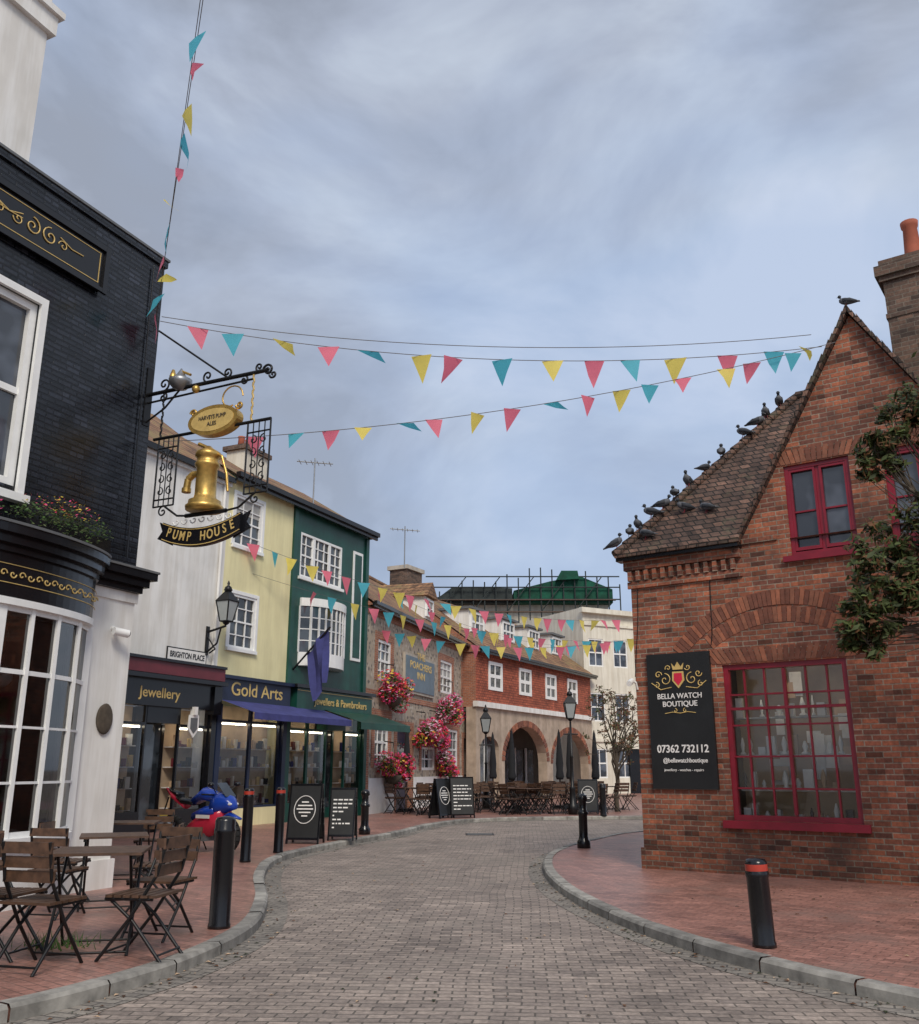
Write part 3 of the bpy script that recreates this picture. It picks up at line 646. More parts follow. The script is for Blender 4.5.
A=Acc(); yo=[(-.05,1.2,7.55,9.0),(.0,1.15,4.72,6.2)]
A.wall(-.35,2.75,3.9,9.45,yo,'yellow'); A.quad((2.75,0,0),(2.75,8,0),(2.75,8,9.45),(2.75,0,9.45),'yellow'); A.build('walls',YH)
A=Acc()
for (a,b,c,d_) in yo:
    A.win(a,b,c,d_,'whitep','glass',3,4,y=.05,sill='whitep'); A.box(a-.1,a-.002,-.03,.0,c,d_+.1,'whitep'); A.box(b+.002,b+.1,-.03,.0,c,d_+.1,'whitep'); A.box(a,b,-.03,.0,d_+.002,d_+.1,'whitep')
A.build('windows',YH)
A=Acc(); tri_roof(A,-.35,7.5,9.45,-.25,3.2,.62,'rooftile2','green'); A.box(-.35,7.5,-.36,-.2,9.40,9.54,'black'); A.build('roof',YH)
A=Acc(); A.box(2.2,3.4,1.6,2.3,10,11.3,'cream'); A.box(2.1,3.5,1.5,2.4,11.3,11.45,'chimbrick')
for i in range(3): A.lathe((2.45+i*.35,1.95,11.45),[(.12,0),(.1,.3),(.12,.38)],'terra',8)
A.build('chimney',YH)
A=Acc(); shopfront(A,-.35,2.75,'navy',n=2,zt=3.2,riser='yellow'); A.box(-.35,2.75,-.2,.05,3.3,3.86,'navy'); A.box(-.38,2.9,-.3,.05,3.86,3.95,'navy')
A.add([(-.35,-.2,3.3),(4.4,-.2,3.3),(4.4,-1.3,2.95),(-.35,-1.3,2.95),(4.4,-1.3,2.78),(-.35,-1.3,2.78)],[(0,1,2,3),(3,2,4,5)],'flagblue'); A.build('shopfront',YH)
text('Gold Arts',.5,YH,1.2,-.205,3.6,'goldp',sx=1.15,bold=.003)
GH=E('green_shop_house',LO,LA)
A=Acc(); go=[(3.2,5.6,7.25,8.65)]
A.wall(2.75,7.3,3.9,9.42,go,'green'); A.quad((7.3,0,0),(7.3,8,0),(7.3,8,9.4),(7.3,0,9.4),'green'); A.box(2.76,2.95,-.06,-.001,3.9,9.3,'green'); A.box(7.1,7.29,-.06,-.001,3.9,9.3,'green'); A.build('walls',GH)
A=Acc()
A.win(3.2,5.6,7.25,8.65,'whitep','glass',7,4,y=.05,sill='whitep'); A.box(3.9,4.02,-.0,.05,7.3,8.6,'whitep'); A.box(4.8,4.92,.0,.05,7.3,8.6,'whitep')
def bw2(x):
    t=(x-4.5)/1.2; return -.55*max(0,1-t*t)**.7
X=[3.3+2.4*i/10 for i in range(11)]
A.slab([(x,bw2(x)-.06) for x in X]+[(5.7,0),(3.3,0)],6.35,6.6,'whitep'); A.slab([(x,bw2(x)-.03) for x in X]+[(5.7,0),(3.3,0)],4.55,4.95,'whitep')
for a,b in zip(X[:-1],X[1:]):
    A.quad((a,bw2(a),4.95),(b,bw2(b),4.95),(b,bw2(b),6.35),(a,bw2(a),6.35),'glass')
    for z in (5.3,5.65,6.0): A.slab([(a,bw2(a)-.02),(b,bw2(b)-.02),(b,bw2(b)+.02),(a,bw2(a)+.02)],z-.015,z+.015,'whitep')
for x in X: A.box(x-.03,x+.03,bw2(x)-.03,bw2(x)+.03,4.95,6.35,'whitep')
A.box(6.3,6.9,-.04,-.001,5.0,8.7,'whitep'); A.box(6.38,6.82,-.05,-.0401,5.1,8.6,'green')
A.build('windows',GH)
A=Acc(); shopfront(A,2.75,7.3,'green',n=4,zt=3.1,doorx=2); A.box(2.95,7.3,-.3,.05,3.2,3.85,'green'); A.box(2.8,7.4,-.4,.05,3.86,3.96,'black'); A.box(2.96,7.3,-.31,-.301,3.24,3.26,'goldp'); A.box(2.96,7.3,-.31,-.301,3.78,3.8,'goldp')
A.add([(4.45,-.3,3.3),(7.6,-.3,3.3),(7.6,-1.6,2.9),(4.45,-1.6,2.9),(7.6,-1.6,2.7),(4.45,-1.6,2.7)],[(0,1,2,3),(3,2,4,5)],'green'); A.build('shopfront',GH)
text('Jewellers & Pawnbrokers',.32,GH,5.4,-.315,3.52,'goldp',sx=.95,bold=.003)
FB=E('hanging_flag',LO,LA)
A=Acc(); A.tube([(3.1,0,4.4),(3.1,-1.25,5.6)],.03,'black',8)
n=10
for j in range(4):
    for i in range(n):
        u0,u1=j/4,(j+1)/4; t0,t1=i/n,(i+1)/n
        def fp(u,t):
            yy=-1.2+.75*u*(1-.45*t); return (3.1+.10*math.sin(u*9+t*3),yy,5.52-.62*u*(1-t*.2)-1.55*t+.12*math.sin(u*6))
        A.add([fp(u0,t0),fp(u1,t0),fp(u1,t1),fp(u0,t1)],[(0,1,2,3)],'flagblue',True)
A.build('flag',FB)

# ---------------------------------------------------------------- flint pub P
PO=(-3.2,31.5);PA=74.2
FP=E('flint_pub',PO,PA)
A=Acc(); po=[(1.15,2.5,4.55,6.0),(8.7,10.5,4.7,6.1),(12.3,13.6,4.8,6.1)]; lo=[(1.0,2.4,1.6,3.3),(3.3,4.9,.1,3.0),(6.2,8.0,1.5,3.2),(9.6,11.4,1.5,3.2),(12.4,13.6,.1,2.9)]
A.wall(0,14.6,.0,7.05,po+lo,'flint',rk='redbrick2'); A.quad((0,0,0),(0,0,7),(0,8,7),(0,8,0),'flint')
for (a,b,c,d_) in po+lo:
    A.box(a-.28,a-.002,-.025,-.002,c,d_,'redbrick2'); A.box(b+.002,b+.28,-.025,-.002,c,d_,'redbrick2'); A.box(a-.28,b+.28,-.025,-.002,d_+.002,d_+.26,'redbrick2')
A.box(0,14.6,-.03,-.0015,6.75,7.02,'redbrick2'); A.box(0,14.6,-.03,-.0015,4.0,4.2,'redbrick2'); A.box(0,.45,-.03,-.0015,.0,3.99,'redbrick2'); A.box(14.15,14.6,-.03,-.0015,.0,3.99,'redbrick2')
for a,b in ((.46,3.0),(5.2,12.1)): A.box(a,b,-.05,-.031,.0,1.25,'whitep')
A.build('walls',FP)
A=Acc()
for (a,b,c,d_) in po+[lo[0],lo[2],lo[3]]: A.win(a,b,c,d_,'whitep','glass',3,4,y=.06,fw=.1,bw=.05)
for (a,b,c,d_) in (lo[1],lo[4]): A.box(a,b,.1,.14,c,d_,'navy'); A.box(a+.3,b-.3,.09,.0999,c+1.2,d_-.5,'glass')
A.build('windows',FP)
A=Acc(); tri_roof(A,-.1,14.7,7.1,-.3,4.2,.72,'rooftile2','redbrick2'); A.box(-.1,14.7,-.42,-.3,7.02,7.14,'black')
for i in range(48): A.cyl((-.1+i*.308,3.9,10.13),(.2+i*.308,3.9,10.13),.13,.12,'rooftile2',6)
A.box(9.2,10.4,.9,3,8.0,9.0,'white'); A.win(9.3,10.3,8.1,8.9,'whitep','glass',2,2,y=.85,fw=.08); A.prism([(9.0,9.0),(10.6,9.0),(9.8,9.7)],.7,3.4,'rooftile2')
A.build('roof',FP)
A=Acc(); A.box(3.4,4.9,3.3,4.4,9.2,11.2,'chimbrick'); A.box(3.3,5.0,3.2,4.5,11.2,11.35,'stone')
for i in range(3): A.lathe((3.7+i*.45,3.85,11.35),[(.17,0),(.14,.5),(.17,.65)],'terra',8)
A.build('chimney',FP)
A=Acc(); A.box(3.95,7.5,-.12,-.004,4.45,5.75,'signbl'); A.box(3.85,7.6,-.09,-.003,4.35,5.85,'stone'); A.build('sign_board',FP)
text('THE\nPOACHERS\nINN',.38,FP,5.72,-.125,5.44,'goldp',sx=1.45,bold=.008)
def basket(x,z,y=-.35,s=1.0,w=1.0):
    b=E('flower_basket',PO,PA); A=Acc()
    A.T=Matrix.Translation((x,y,z-.15*s)); A.lathe((0,0,0),[(.05,-.3*s),(.2*s,-.2*s),(.3*s,0)],'bark',10)
    A.T=None; A.tube([(x,0,z+.9*s),(x,y,z+.85*s)],.02,'iron'); A.tube([(x-.25*s,y,z),(x,y,z+.85*s),(x+.25*s,y,z)],.008,'iron',4)
    A.build('basket',b); A=Acc()
    for q in range(10):
        c=(x+random.uniform(-.65,.65)*s*w,y+random.uniform(-.15,.1),z+random.uniform(-.38,.32)*s); r=random.uniform(.22,.36)*s
        leafmass(A,c,(r,r,r),100,.065,['leafg','leafa','leafg'],.2); leafmass(A,c,(r*1.12,r*1.12,r*1.12),95,.075,random.choice([['flp','flr'],['flr','flp','flp'],['fly','flr','flp'],['flp','flw']]),.85)
    A.build('flowers',b)
for (x,z,s,w) in ((1.9,4.15,1.15,1.3),(9.4,4.15,1.2,1.8),(2.0,1.5,1.1,1.2),(7.2,2.9,1.05,1.5),(8.9,1.7,1.0,1.6),(5.6,2.9,.9,1)): basket(x,z,s=s,w=w)

# ---------------------------------------------------------------- red tile-hung building
RO=(.75,43);RA=61.9
RH=E('tile_hung_house',RO,RA)
A=Acc(); ro=[(1.3,2.8,5.15,6.5),(4.8,6.3,5.15,6.5),(8.2,9.7,5.15,6.5),(11.4,12.9,5.15,6.5)]
A.wall(0,15.2,4.55,6.85,ro,'tilehung'); A.box(-.1,15.3,-.15,.1,4.3,4.549,'white')
def arched(x0,x1,openings,z1,k):
    P=[(x0,0)]
    for (a,b,zs,zt) in openings:
        P.append((a,0)); P.append((a,zs)); m=(a+b)/2
        for i in range(1,12):
            t=math.pi*(1-i/12); P.append((m+(b-a)/2*math.cos(t),zs+(zt-zs)*math.sin(t)))
        P.append((b,zs)); P.append((b,0))
    P+= [(x1,0),(x1,z1),(x0,z1)]
    A.prism(P,0,.5,k)
arched(0,15.2,[(.4,2.4,2.4,3.0),(3.0,8.2,1.9,3.6),(9.0,14.4,1.8,3.5)],4.3,'archstone')
for (a,b,zs,zt) in ((3.0,8.2,1.9,3.6),(9.0,14.4,1.8,3.5)):
    m=(a+b)/2
    for i in range(24):
        t=math.pi*(i+.1)/24; t2=math.pi*(i+.9)/24; rx=(b-a)/2; rz_=zt-zs
        A.prism([(m+rx*math.cos(t),zs+rz_*math.sin(t)),(m+(rx+.3)*math.cos(t),zs+(rz_+.3)*math.sin(t)),(m+(rx+.3)*math.cos(t2),zs+(rz_+.3)*math.sin(t2)),(m+rx*math.cos(t2),zs+rz_*math.sin(t2))],-.03,-.001,random.choice(['bra','brc','brb']))
A.box(0,15.2,3.5,3.6,0,4.3,'dim'); A.box(0,15.2,.5,3.5,4.1,4.25,'dim')
A.box(.4,2.4,.3,.36,0,3.0,'glassb'); A.box(1.36,1.44,.25,.3,0,3,'whitep')
for x in (4,5.5,7,10,11.5,13): A.box(x,x+.9,3.3,3.4,.1,2.6,'glassb'); A.box(x-.1,x-.02,3.3,3.4,.1,2.7,'whitep')
A.quad((0,0,4.3),(0,8,4.3),(0,8,6.8),(0,0,6.8),'redbrick2')
A.build('walls',RH)
A=Acc()
for (a,b,c,d_) in ro: A.win(a,b,c,d_,'whitep','glass',2,2,y=.0,fw=.16,bw=.1)
A.build('windows',RH)
A=Acc(); tri_roof(A,-.1,15.4,6.9,-.35,4.6,.72,'rooftile2','redbrick2'); A.box(-.1,15.4,-.45,-.3,6.85,6.97,'black')
for x in (1.6,5.2,8.6,12.0):
    A.box(x,x+1.7,1.2,4,7.9,9.15,'white'); A.win(x+.12,x+1.58,8.05,9.05,'whitep','glass',3,2,y=1.15,fw=.1,bw=.06); A.box(x-.15,x+1.85,1.0,4.2,9.152,9.27,'lead')
A.build('roof',RH)
A=Acc(); A.box(.3,1.8,4,5,9.3,11.2,'chimbrick'); A.box(.2,1.9,3.9,5.1,11.2,11.4,'stone'); A.build('chimney',RH)

def block(name,O,ang,w,h,k,cols,rows,dep=8,fh=3.3,base=.0,roofk='lead',ww=1.1,wh=1.7):
    b=E(name,O,ang); A=Acc(); ops=[]
    for c in range(cols):
        for r in range(rows):
            cx=w*(c+.5)/cols; z=base+1.0+r*fh
            if z+wh<h-.4: ops.append((cx-ww/2,cx+ww/2,z,z+wh))
    A.wall(0,w,0,h,ops,k); A.quad((0,0,0),(0,0,h),(0,dep,h),(0,dep,0),k); A.quad((w,0,0),(w,dep,0),(w,dep,h),(w,0,h),k); A.quad((0,0,h-.01),(w,0,h-.01),(w,dep,h-.01),(0,dep,h-.01),roofk)
    A.box(-.25,w+.25,-.35,-.001,h-.35,h-.05,k); A.box(-.1,w+.1,-.12,-.001,base+fh-.2,base+fh,k); A.box(-.1,w+.1,-.1,-.001,h-1.1,h-.95,k)
    A.build('walls',b); A=Acc()
    for o in ops: A.win(*o,'whitep','glassb',2,2,y=.08,fw=.08,bw=.05)
    A.build('windows',b); return b
b=block('cream_hotel',(7.6,56.6),28,7.5,11.2,'cream',4,3)
A=Acc(); A.box(3.1,4.4,-.06,-.002,0,2.7,'black'); A.box(2.9,4.6,-.5,-.002,2.7,3.0,'cream'); A.build('door',b)
block('white_townhouse',(14.3,60.1),10,14,9.2,'white',6,3)
block('townhouse',(-12,66),12,26,11.5,'cream',9,4)
SB=E('scaffolded_building',(0.5,68),0)
A=Acc(); A.box(-3,10.6,0,8,0,13.3,'cream'); A.box(-3,4,.5,8,13.3,14.0,'slate'); A.build('walls',SB)
A=Acc(); A.prism([(3.5,13.3),(10.8,13.3),(10.8,14.3),(8.4,15.3),(6.2,14.9),(3.5,14.2)],-1.0,6,'netting'); A.prism([(6.6,14.9),(8.3,15.0),(8.2,15.6),(7.0,15.6)],-1.5,3,'netting'); A.prism([(-2.6,13.3),(3.4,13.3),(3.4,14.4),(-1,14.5)],-.9,5,'netting2')
for i in range(18): A.cyl((-2.8+i*.83,-1.2,11.5),(-2.8+i*.83,-1.2,15.9-abs(i-11)*.17+random.uniform(-.3,.4)),.05,.05,'netting2',5)
for z in (12.6,13.5,14.4,15.2): A.cyl((-3,-1.25,z),(11.3,-1.25,z),.05,.05,'netting2',5)
for x in (-2,0.5,3,5.5,8): A.cyl((x,-1.25,12.6),(x+2,-1.25,15.2),.04,.04,'netting2',5)
A.box(-3,11,-1.3,-.9,12.55,12.62,'wood'); A.box(-3,11,-1.3,-.9,13.45,13.5,'wood')
A.build('scaffold',SB)
for (x,y,z) in ((-4.8,29,11.0),(-2.2,36,10.5)):
    A=Acc(); A.cyl((x,y,z-1.2),(x,y,z+.5),.025,.025,'steel',5); A.cyl((x-.6,y,z+.4),(x+.6,y,z+.3),.02,.02,'steel',5)
    for i in range(6): A.cyl((x-.5+i*.2,y-.25,z+.38-i*.015),(x-.5+i*.2,y+.25,z+.38-i*.015),.012,.012,'steel',4)
    A.build('tv_aerial')

# ---------------------------------------------------------------- bunting
def bunting(p0,p1,sag,n,w,h,cols,start=.02,end=.98,flip=()):
    p0=Vector(p0);p1=Vector(p1); A=Acc(); q=lambda t:p0.lerp(p1,t)-Vector((0,0,sag*4*t*(1-t)))
    A.tube([q(i/24) for i in range(25)],.006,'rope',4)
    d=(p1-p0); d.z=0; d.normalize(); nn=Vector((-d.y,d.x,0))
    for i in range(n):
        t=start+(end-start)*(i+random.uniform(-.18,.18))/(n-1); c=q(t); k=cols[i%len(cols)]
        a=random.gauss(0,.25); yaw=random.gauss(0,.35); dd=(d*math.cos(yaw)+nn*math.sin(yaw)); n2=Vector((-dd.y,dd.x,0))
        dn=Vector((0,0,-math.cos(a)))+n2*math.sin(a)+dd*random.gauss(0,.12)
        hh=h*random.uniform(.85,1.05); w2=w*random.uniform(.9,1.05)
        if i in flip: dn=Vector((0,0,-.35))+dd*.9+n2*.4; hh*=.8
        A0=c-dd*w2/2;B0=c+dd*w2/2; T=c+dn*hh; cu=random.uniform(-.05,.06)
        m0=(A0+T)/2+n2*cu;m1=(B0+T)/2+n2*cu*.7; mc=(A0+B0)/2-n2*.02-Vector((0,0,.01))
        A.add([A0,mc,B0,m1,T,m0],[(0,1,5),(1,2,3),(1,3,5),(5,3,4)],k,True)
    A.build('bunting')
C3=['pink','teal','yel']
bunting((-4.5,12.55,8.05),(5.55,12.9,7.8),.42,15,.33,.42,C3,.045,.985,flip=(2,4,14))
bunting((-4.3,12.6,6.15),(5.75,12.85,7.85),.30,16,.27,.34,['pink','teal','pink','yel','teal','pink','yel'],.13,.93,flip=(4,8))
A=Acc(); p0=Vector((-4.5,12.6,8.15));p1=Vector((5.45,13.0,8.05)); A.tube([p0.lerp(p1,i/20)-Vector((0,0,.35*4*(i/20)*(1-i/20))) for i in range(21)],.006,'rope',4); A.build('overhead_cable')
bunting((-4.6,12.6,7.9),(-.9,3.4,11.1),.25,22,.30,.42,C3,.03,.98,flip=(2,5,6,9,11,14))
A=Acc(); p0=Vector((-4.6,12.65,8.0));p1=Vector((-.95,3.4,11.3)); A.tube([p0.lerp(p1,i/20)-Vector((0,0,.1*4*(i/20)*(1-i/20))) for i in range(21)],.006,'rope',4); A.build('overhead_cable')
bunting((-6.0,25.0,7.7),(6.3,36,7.2),.7,26,.40,.52,C3+['yel','pink'],.02,.98)
bunting((-5.9,25.6,6.9),(7.4,40,6.9),.6,24,.38,.5,C3,.12,.98)
bunting((-2.9,33,6.4),(6.5,34,6.2),.5,18,.38,.5,C3,.02,.98)
bunting((-3.0,32,7.8),(9,52,8.5),1.0,22,.38,.5,C3,.02,.98)

# ---------------------------------------------------------------- street furniture
def bollard(x,y,h,r,z=.1,band=True,tilt=0,kind=0):
    A=Acc()
    if kind==0: A.lathe((0,0,0),[(r*1.08,0),(r*1.08,.03),(r,.05),(r,h-.16),(r*1.06,h-.15),(r*1.06,h-.12),(r,h-.11),(r,h-.04),(r*.85,h-.01),(r*.3,h)],'black',20)
    else: A.lathe((0,0,0),[(r*1.5,0),(r*1.5,.12),(r*1.15,.16),(r,.22),(r,h*.6),(r*1.25,h*.62),(r*1.25,h*.66),(r*.9,h*.68),(r*.85,h*.85),(r*1.2,h*.88),(r*1.1,h*.95),(r*.4,h)],'black',16)
    if band: A.cyl((0,0,h-.105 if kind==0 else h*.7),(0,0,h-.05 if kind==0 else h*.82),r*1.015 if kind==0 else r*.95,r*1.015 if kind==0 else r*.95,'redband',20)
    o=A.build('bollard',loc=(x,y,z)); o.rotation_euler=(0,tilt,0)
bollard(-2.31,9.58,1.02,.10,band=False)
bollard(2.62,8.61,.72,.095,tilt=R_(-1.5)); bollard(-3.50,16.0,1.16,.085); bollard(-3.28,17.67,1.14,.085); bollard(2.39,18.75,1.0,.085,kind=1,band=False); bollard(4.6,30.9,1.0,.1,band=False); bollard(-2.2,22.5,1.0,.09,kind=1,band=False); bollard(6.4,31.5,1.0,.1,band=False)

def chairmesh():
    A=Acc(); k='iron'
    for s in (-1,1):
        x=.2*s
        A.tube([(x,-.24,0),(x,.0,.3),(x,.2,.62),(x,.26,.88)],.013,k,6); A.tube([(x*.88,.27,0),(x*.88,.02,.28),(x*.88,-.2,.45)],.013,k,6); A.tube([(x,-.21,.44),(x,.18,.44)],.012,k,6)
    A.tube([(-.2,-.2,.06),(.2,-.2,.06)],.009,k,5); A.tube([(-.18,.24,.05),(.18,.24,.05)],.009,k,5)
    for i in range(6): y=-.2+i*.072; A.box(-.22,.22,y,y+.055,.45,.47,'wood')
    for z,y in ((.60,.185),(.70,.213),(.80,.24)): A.box(-.215,.215,y,y+.018,z,z+.08,'wood')
    me=A.build('folding_chair'); m=me.data; bpy.data.objects.remove(me); return m
CH=chairmesh()
def chair(x,y,a,z=.1,s=1):
    o=bpy.data.objects.new('folding_chair',CH); COL.objects.link(o); o.location=(x,y,z); o.rotation_euler=(0,0,R_(a)); o.scale=(s,s,s); return o
def tablemesh():
    A=Acc(); k='iron'
    for i in range(9): y=-.36+i*.08; w=.36; A.box(-w,w,y,y+.066,.735,.757,'wood')
    for s in (-1,1):
        A.tube([(.3*s,-.3,.0),(.3*s,.3,.73)],.013,k,6); A.tube([(.27*s,.3,.0),(.27*s,-.3,.73)],.013,k,6); A.box(.3*s-.015,.3*s+.015,-.34,.34,.705,.734,k)
    A.tube([(-.3,-.28,.03),(.3,-.28,.03)],.01,k,5); A.tube([(-.27,.28,.03),(.27,.28,.03)],.01,k,5)
    me=A.build('cafe_table'); m=me.data; bpy.data.objects.remove(me); return m
TB=tablemesh()
def table(x,y,a,z=.1,s=1):
    o=bpy.data.objects.new('cafe_table',TB); COL.objects.link(o); o.location=(x,y,z); o.rotation_euler=(0,0,R_(a)); o.scale=(s,s,s)
q=1.06
table(-3.10,8.45,12,s=q); chair(-2.60,8.15,-100,s=q); chair(-3.25,7.75,165,s=q); chair(-3.75,8.2,80,s=q); chair(-2.75,9.1,-15,s=q)
table(-3.95,7.5,30,s=q); chair(-3.75,6.95,185,s=q); chair(-4.4,7.1,120,s=q); chair(-4.3,8.5,10,s=q)
table(-3.9,11.0,20,s=1); chair(-3.35,10.8,-80,s=1); chair(-4.2,10.3,170,s=1); chair(-4.5,11.2,90,s=1)
table(-4.6,13.6,10); chair(-5.2,13.4,85); chair(-4.5,14.3,0)
random.seed(11)
for (x,y) in ((-1.7,33),(-.6,34.8),(-.9,31.9),(.9,35.5),(1.6,33.0),(2.6,35.2),(3.2,32.7),(3.9,35.6),(4.6,33.4),(1.2,38),(3,39),(5,38.5),(2.2,31.9),(5.6,35.5),(.3,33.6),(2.0,34.2)):
    a=random.uniform(0,90); table(x,y,a,s=1.1)
    for q in range(4):
        if random.random()<.9:
            an=R_(a+90*q+random.uniform(-15,15)); chair(x+.66*math.sin(-an),y+.66*math.cos(an),math.degrees(an),s=1.1)
def parasol(x,y,h=2.9):
    A=Acc(); A.cyl((0,0,0),(0,0,h),.03,.03,'wood',8); A.lathe((0,0,1.05),[(.13,0),(.17,.1),(.13,.35),(.15,.6),(.10,1.2),(.05,h-1.15),(.01,h-1.0)],'parasol',9); A.cyl((0,0,0),(0,0,.1),.3,.3,'iron',12)
    A.build('closed_parasol',loc=(x,y,.1))
for p in ((2.0,36.5),(3.9,37.2),(4.5,39),(5.4,38),(-1.9,34.3),(1.4,40)): parasol(*p)
def aboard(x,y,a,w,h,style=0):
    e_=E('sandwich_board',(x,y,.1),a); A=Acc()
    for s in (-1,1):
        A.T=Matrix.Translation((0,s*.22,0))@Matrix.Rotation(R_(s*10),4,'X')
        t=w/2
        A.box(-t,t,-.015,.015,.12,h,'blackboard'); A.box(-t-.03,-t,-.03,.03,0,h+.03,'black'); A.box(t,t+.03,-.03,.03,0,h+.03,'black'); A.box(-t,t,-.03,.03,h,h+.03,'black'); A.box(-t,t,-.03,.03,.08,.12,'black')
        if s==-1:
            if style==0:
                P=[(.36*w*math.cos(q*math.pi/12),h*.58+.44*w*math.sin(q*math.pi/12)) for q in range(25)]; A.tube([(a_,-.02,b_) for a_,b_ in P],.010,'display',4)
                for i in range(5):
                    ww=(.12,.24,.28,.2,.1)[i]*w; A.box(-ww,ww,-.02,-.0155,h*.58+(.2-i*.1)*w*1.1,h*.58+(.2-i*.1)*w*1.1+.025,'display')
            else:
                for i in range(8):
                    x=-.4*w
                    zz=.25+i*(h-.4)/8
                    while x<.36*w:
                        l=random.uniform(.04,.14)*w*1.5
                        A.box(x,min(x+l,.42*w),-.02,-.0155,zz,zz+.028,'display'); x+=l+.025
                        if random.random()<.15: break
    A.T=None; A.build('boards',e_)
aboard(-3.15,19.9,-8,.62,1.15,0); aboard(-2.5,20.8,-4,.5,1.05,1); aboard(.05,29.9,15,.7,1.2,1); aboard(4.3,32.2,-10,.6,1.1,0); aboard(-.55,29.7,50,.6,1.15,0)
def streetlamp(x,y,h,s):
    A=Acc(); A.lathe((0,0,0),[(.16,0),(.16,.3),(.11,.35),(.09,.8),(.11,.84),(.06,.9),(.05,h*.6),(.07,h*.61),(.045,h*.63),(.035,h)],'iron',12); A.tube([(-.25,0,h*.86),(.25,0,h*.86)],.02,'iron'); lantern(A,(0,0,h+.1),s); A.build('street_lamp',loc=(x,y,.1))
streetlamp(3.75,31.9,3.0,1.2); streetlamp(1.0,36,2.7,1.2)
# motorcycle
MC=E('motorcycle',(-4.78,17.9,.1),-32)
A=Acc()
for cx in (-.7,.7):
    ring=[(cx+.25*math.cos(i*math.pi/10),0,.31+.25*math.sin(i*math.pi/10)) for i in range(21)]; A.tube(ring,.065,'tyre',8); A.cyl((cx,-.05,.31),(cx,.05,.31),.06,.06,'steel',10)
    for i in range(5): a=i*2*math.pi/5; A.cyl((cx,0,.31),(cx+.22*math.cos(a),0,.31+.22*math.sin(a)),.018,.018,'black',5)
    A.cyl((cx,-.06,.31),(cx,-.07,.31),.14,.14,'steel',14)
A.build('wheels',MC); A=Acc()
A.loft([(.88,0,.80,.04,.04),(.76,0,.86,.15,.13),(.56,0,.86,.22,.20),(.42,0,.82,.22,.24)],'mblue',12); A.loft([(.62,0,.66,.18,.12),(.35,0,.56,.2,.26),(.05,0,.46,.19,.26),(-.25,0,.36,.14,.14)],'mred',12); A.loft([(.5,0,.74,.225,.10),(.2,0,.70,.215,.12),(-.1,0,.62,.16,.1)],'mblue',12)
A.loft([(.36,0,.96,.14,.1),(.1,0,1.02,.17,.12),(-.2,0,.88,.11,.08)],'mblue',12); A.loft([(-.15,0,.86,.12,.05),(-.45,0,.88,.13,.06),(-.6,0,.96,.11,.05)],'black',10); A.loft([(-.4,0,.8,.1,.06),(-.75,0,.97,.09,.07),(-.98,0,1.1,.02,.02)],'mred',10); A.loft([(-.58,0,1.0,.11,.04),(-.85,0,1.08,.06,.03)],'black',8)
A.loft([(1.0,0,.6,.05,.02),(.75,0,.67,.08,.04),(.5,0,.58,.06,.03)],'mblue',8)
A.add([(.74,-.13,.98),(.74,.13,.98),(.48,.12,1.22),(.48,-.12,1.22)],[(0,1,2,3)],'glass')
for s in (-1,1): A.sphere((.80,.08*s,.85),.045,'display',(1,1,.6)); A.box(.1,.45,s*.222-.003,s*.222+.003,.6,.66,'display')
A.build('fairing',MC); A=Acc()
for s in (-1,1):
    A.tube([(.7,.09*s,.31),(.48,.09*s,.95)],.028,'steel',8); A.tube([(.45,.05*s,1.0),(.36,.36*s,1.02)],.016,'black',6); A.tube([(.5,.15*s,1.05),(.55,.3*s,1.17)],.01,'black',5); A.sphere((.55,.33*s,1.19),.06,'black',(1,1,.7)); A.tube([(-.7,.07*s,.31),(-.2,.1*s,.45)],.03,'black',8)
A.tube([(0,-.12,.25),(-.4,-.16,.28),(-.75,-.18,.55)],.045,'steel',8); A.box(-.2,.25,-.13,.13,.2,.45,'lead'); A.tube([(-.05,.1,.25),(-.1,.28,.02)],.014,'black',5); A.tube([(-.9,0,.95),(-1.0,0,.7)],.015,'black',5); A.box(-1.02,-1.0,-.09,.09,.6,.72,'yel')
A.build('forks_and_engine',MC)

# ---------------------------------------------------------------- pigeons
def pigeonmesh():
    A=Acc(); A.loft([(.15,0,.16,.025,.03),(.11,0,.15,.055,.06),(.04,0,.13,.075,.075),(-.05,0,.115,.065,.06),(-.12,0,.095,.035,.03),(-.22,0,.07,.03,.01)],'pig',10)
    A.loft([(.10,0,.17,.035,.035),(.125,0,.215,.026,.03)],'pigd',8); A.sphere((.135,0,.25),.034,'pigd',n=8); A.cyl((.16,0,.248),(.19,0,.24),.009,.002,'steel',5)
    for s in (-1,1): A.loft([(.08,.06*s,.14,.015,.04),(-.05,.06*s,.12,.018,.045),(-.17,.035*s,.085,.008,.012)],'pigd',6); A.cyl((.02,.025*s,.07),(.03,.025*s,0),.006,.006,'redp',4); A.cyl((.03,.025*s,.003),(.06,.025*s,.003),.005,.003,'redp',4)
    o=A.build('pigeon'); m=o.data; bpy.data.objects.remove(o); return m
PM=pigeonmesh()
fr=Matrix.Translation((2.85,15.07,0))@Matrix.Rotation(R_(-35.1),4,'Z')
for t in (.02,.2,.31,.5,.62,.8,.98,1.2,1.45,1.78,1.95,2.1,2.3):
    p=fr@Vector((x0+t,y0+t,e+pt*t+.09)); o=bpy.data.objects.new('pigeon',PM); COL.objects.link(o); o.location=p; o.rotation_euler=(0,random.uniform(-.25,.1),random.choice([-.6,2.4,1.2,-2,.2])+random.uniform(-.4,.4)); o.scale=(random.uniform(.85,.98),)*3
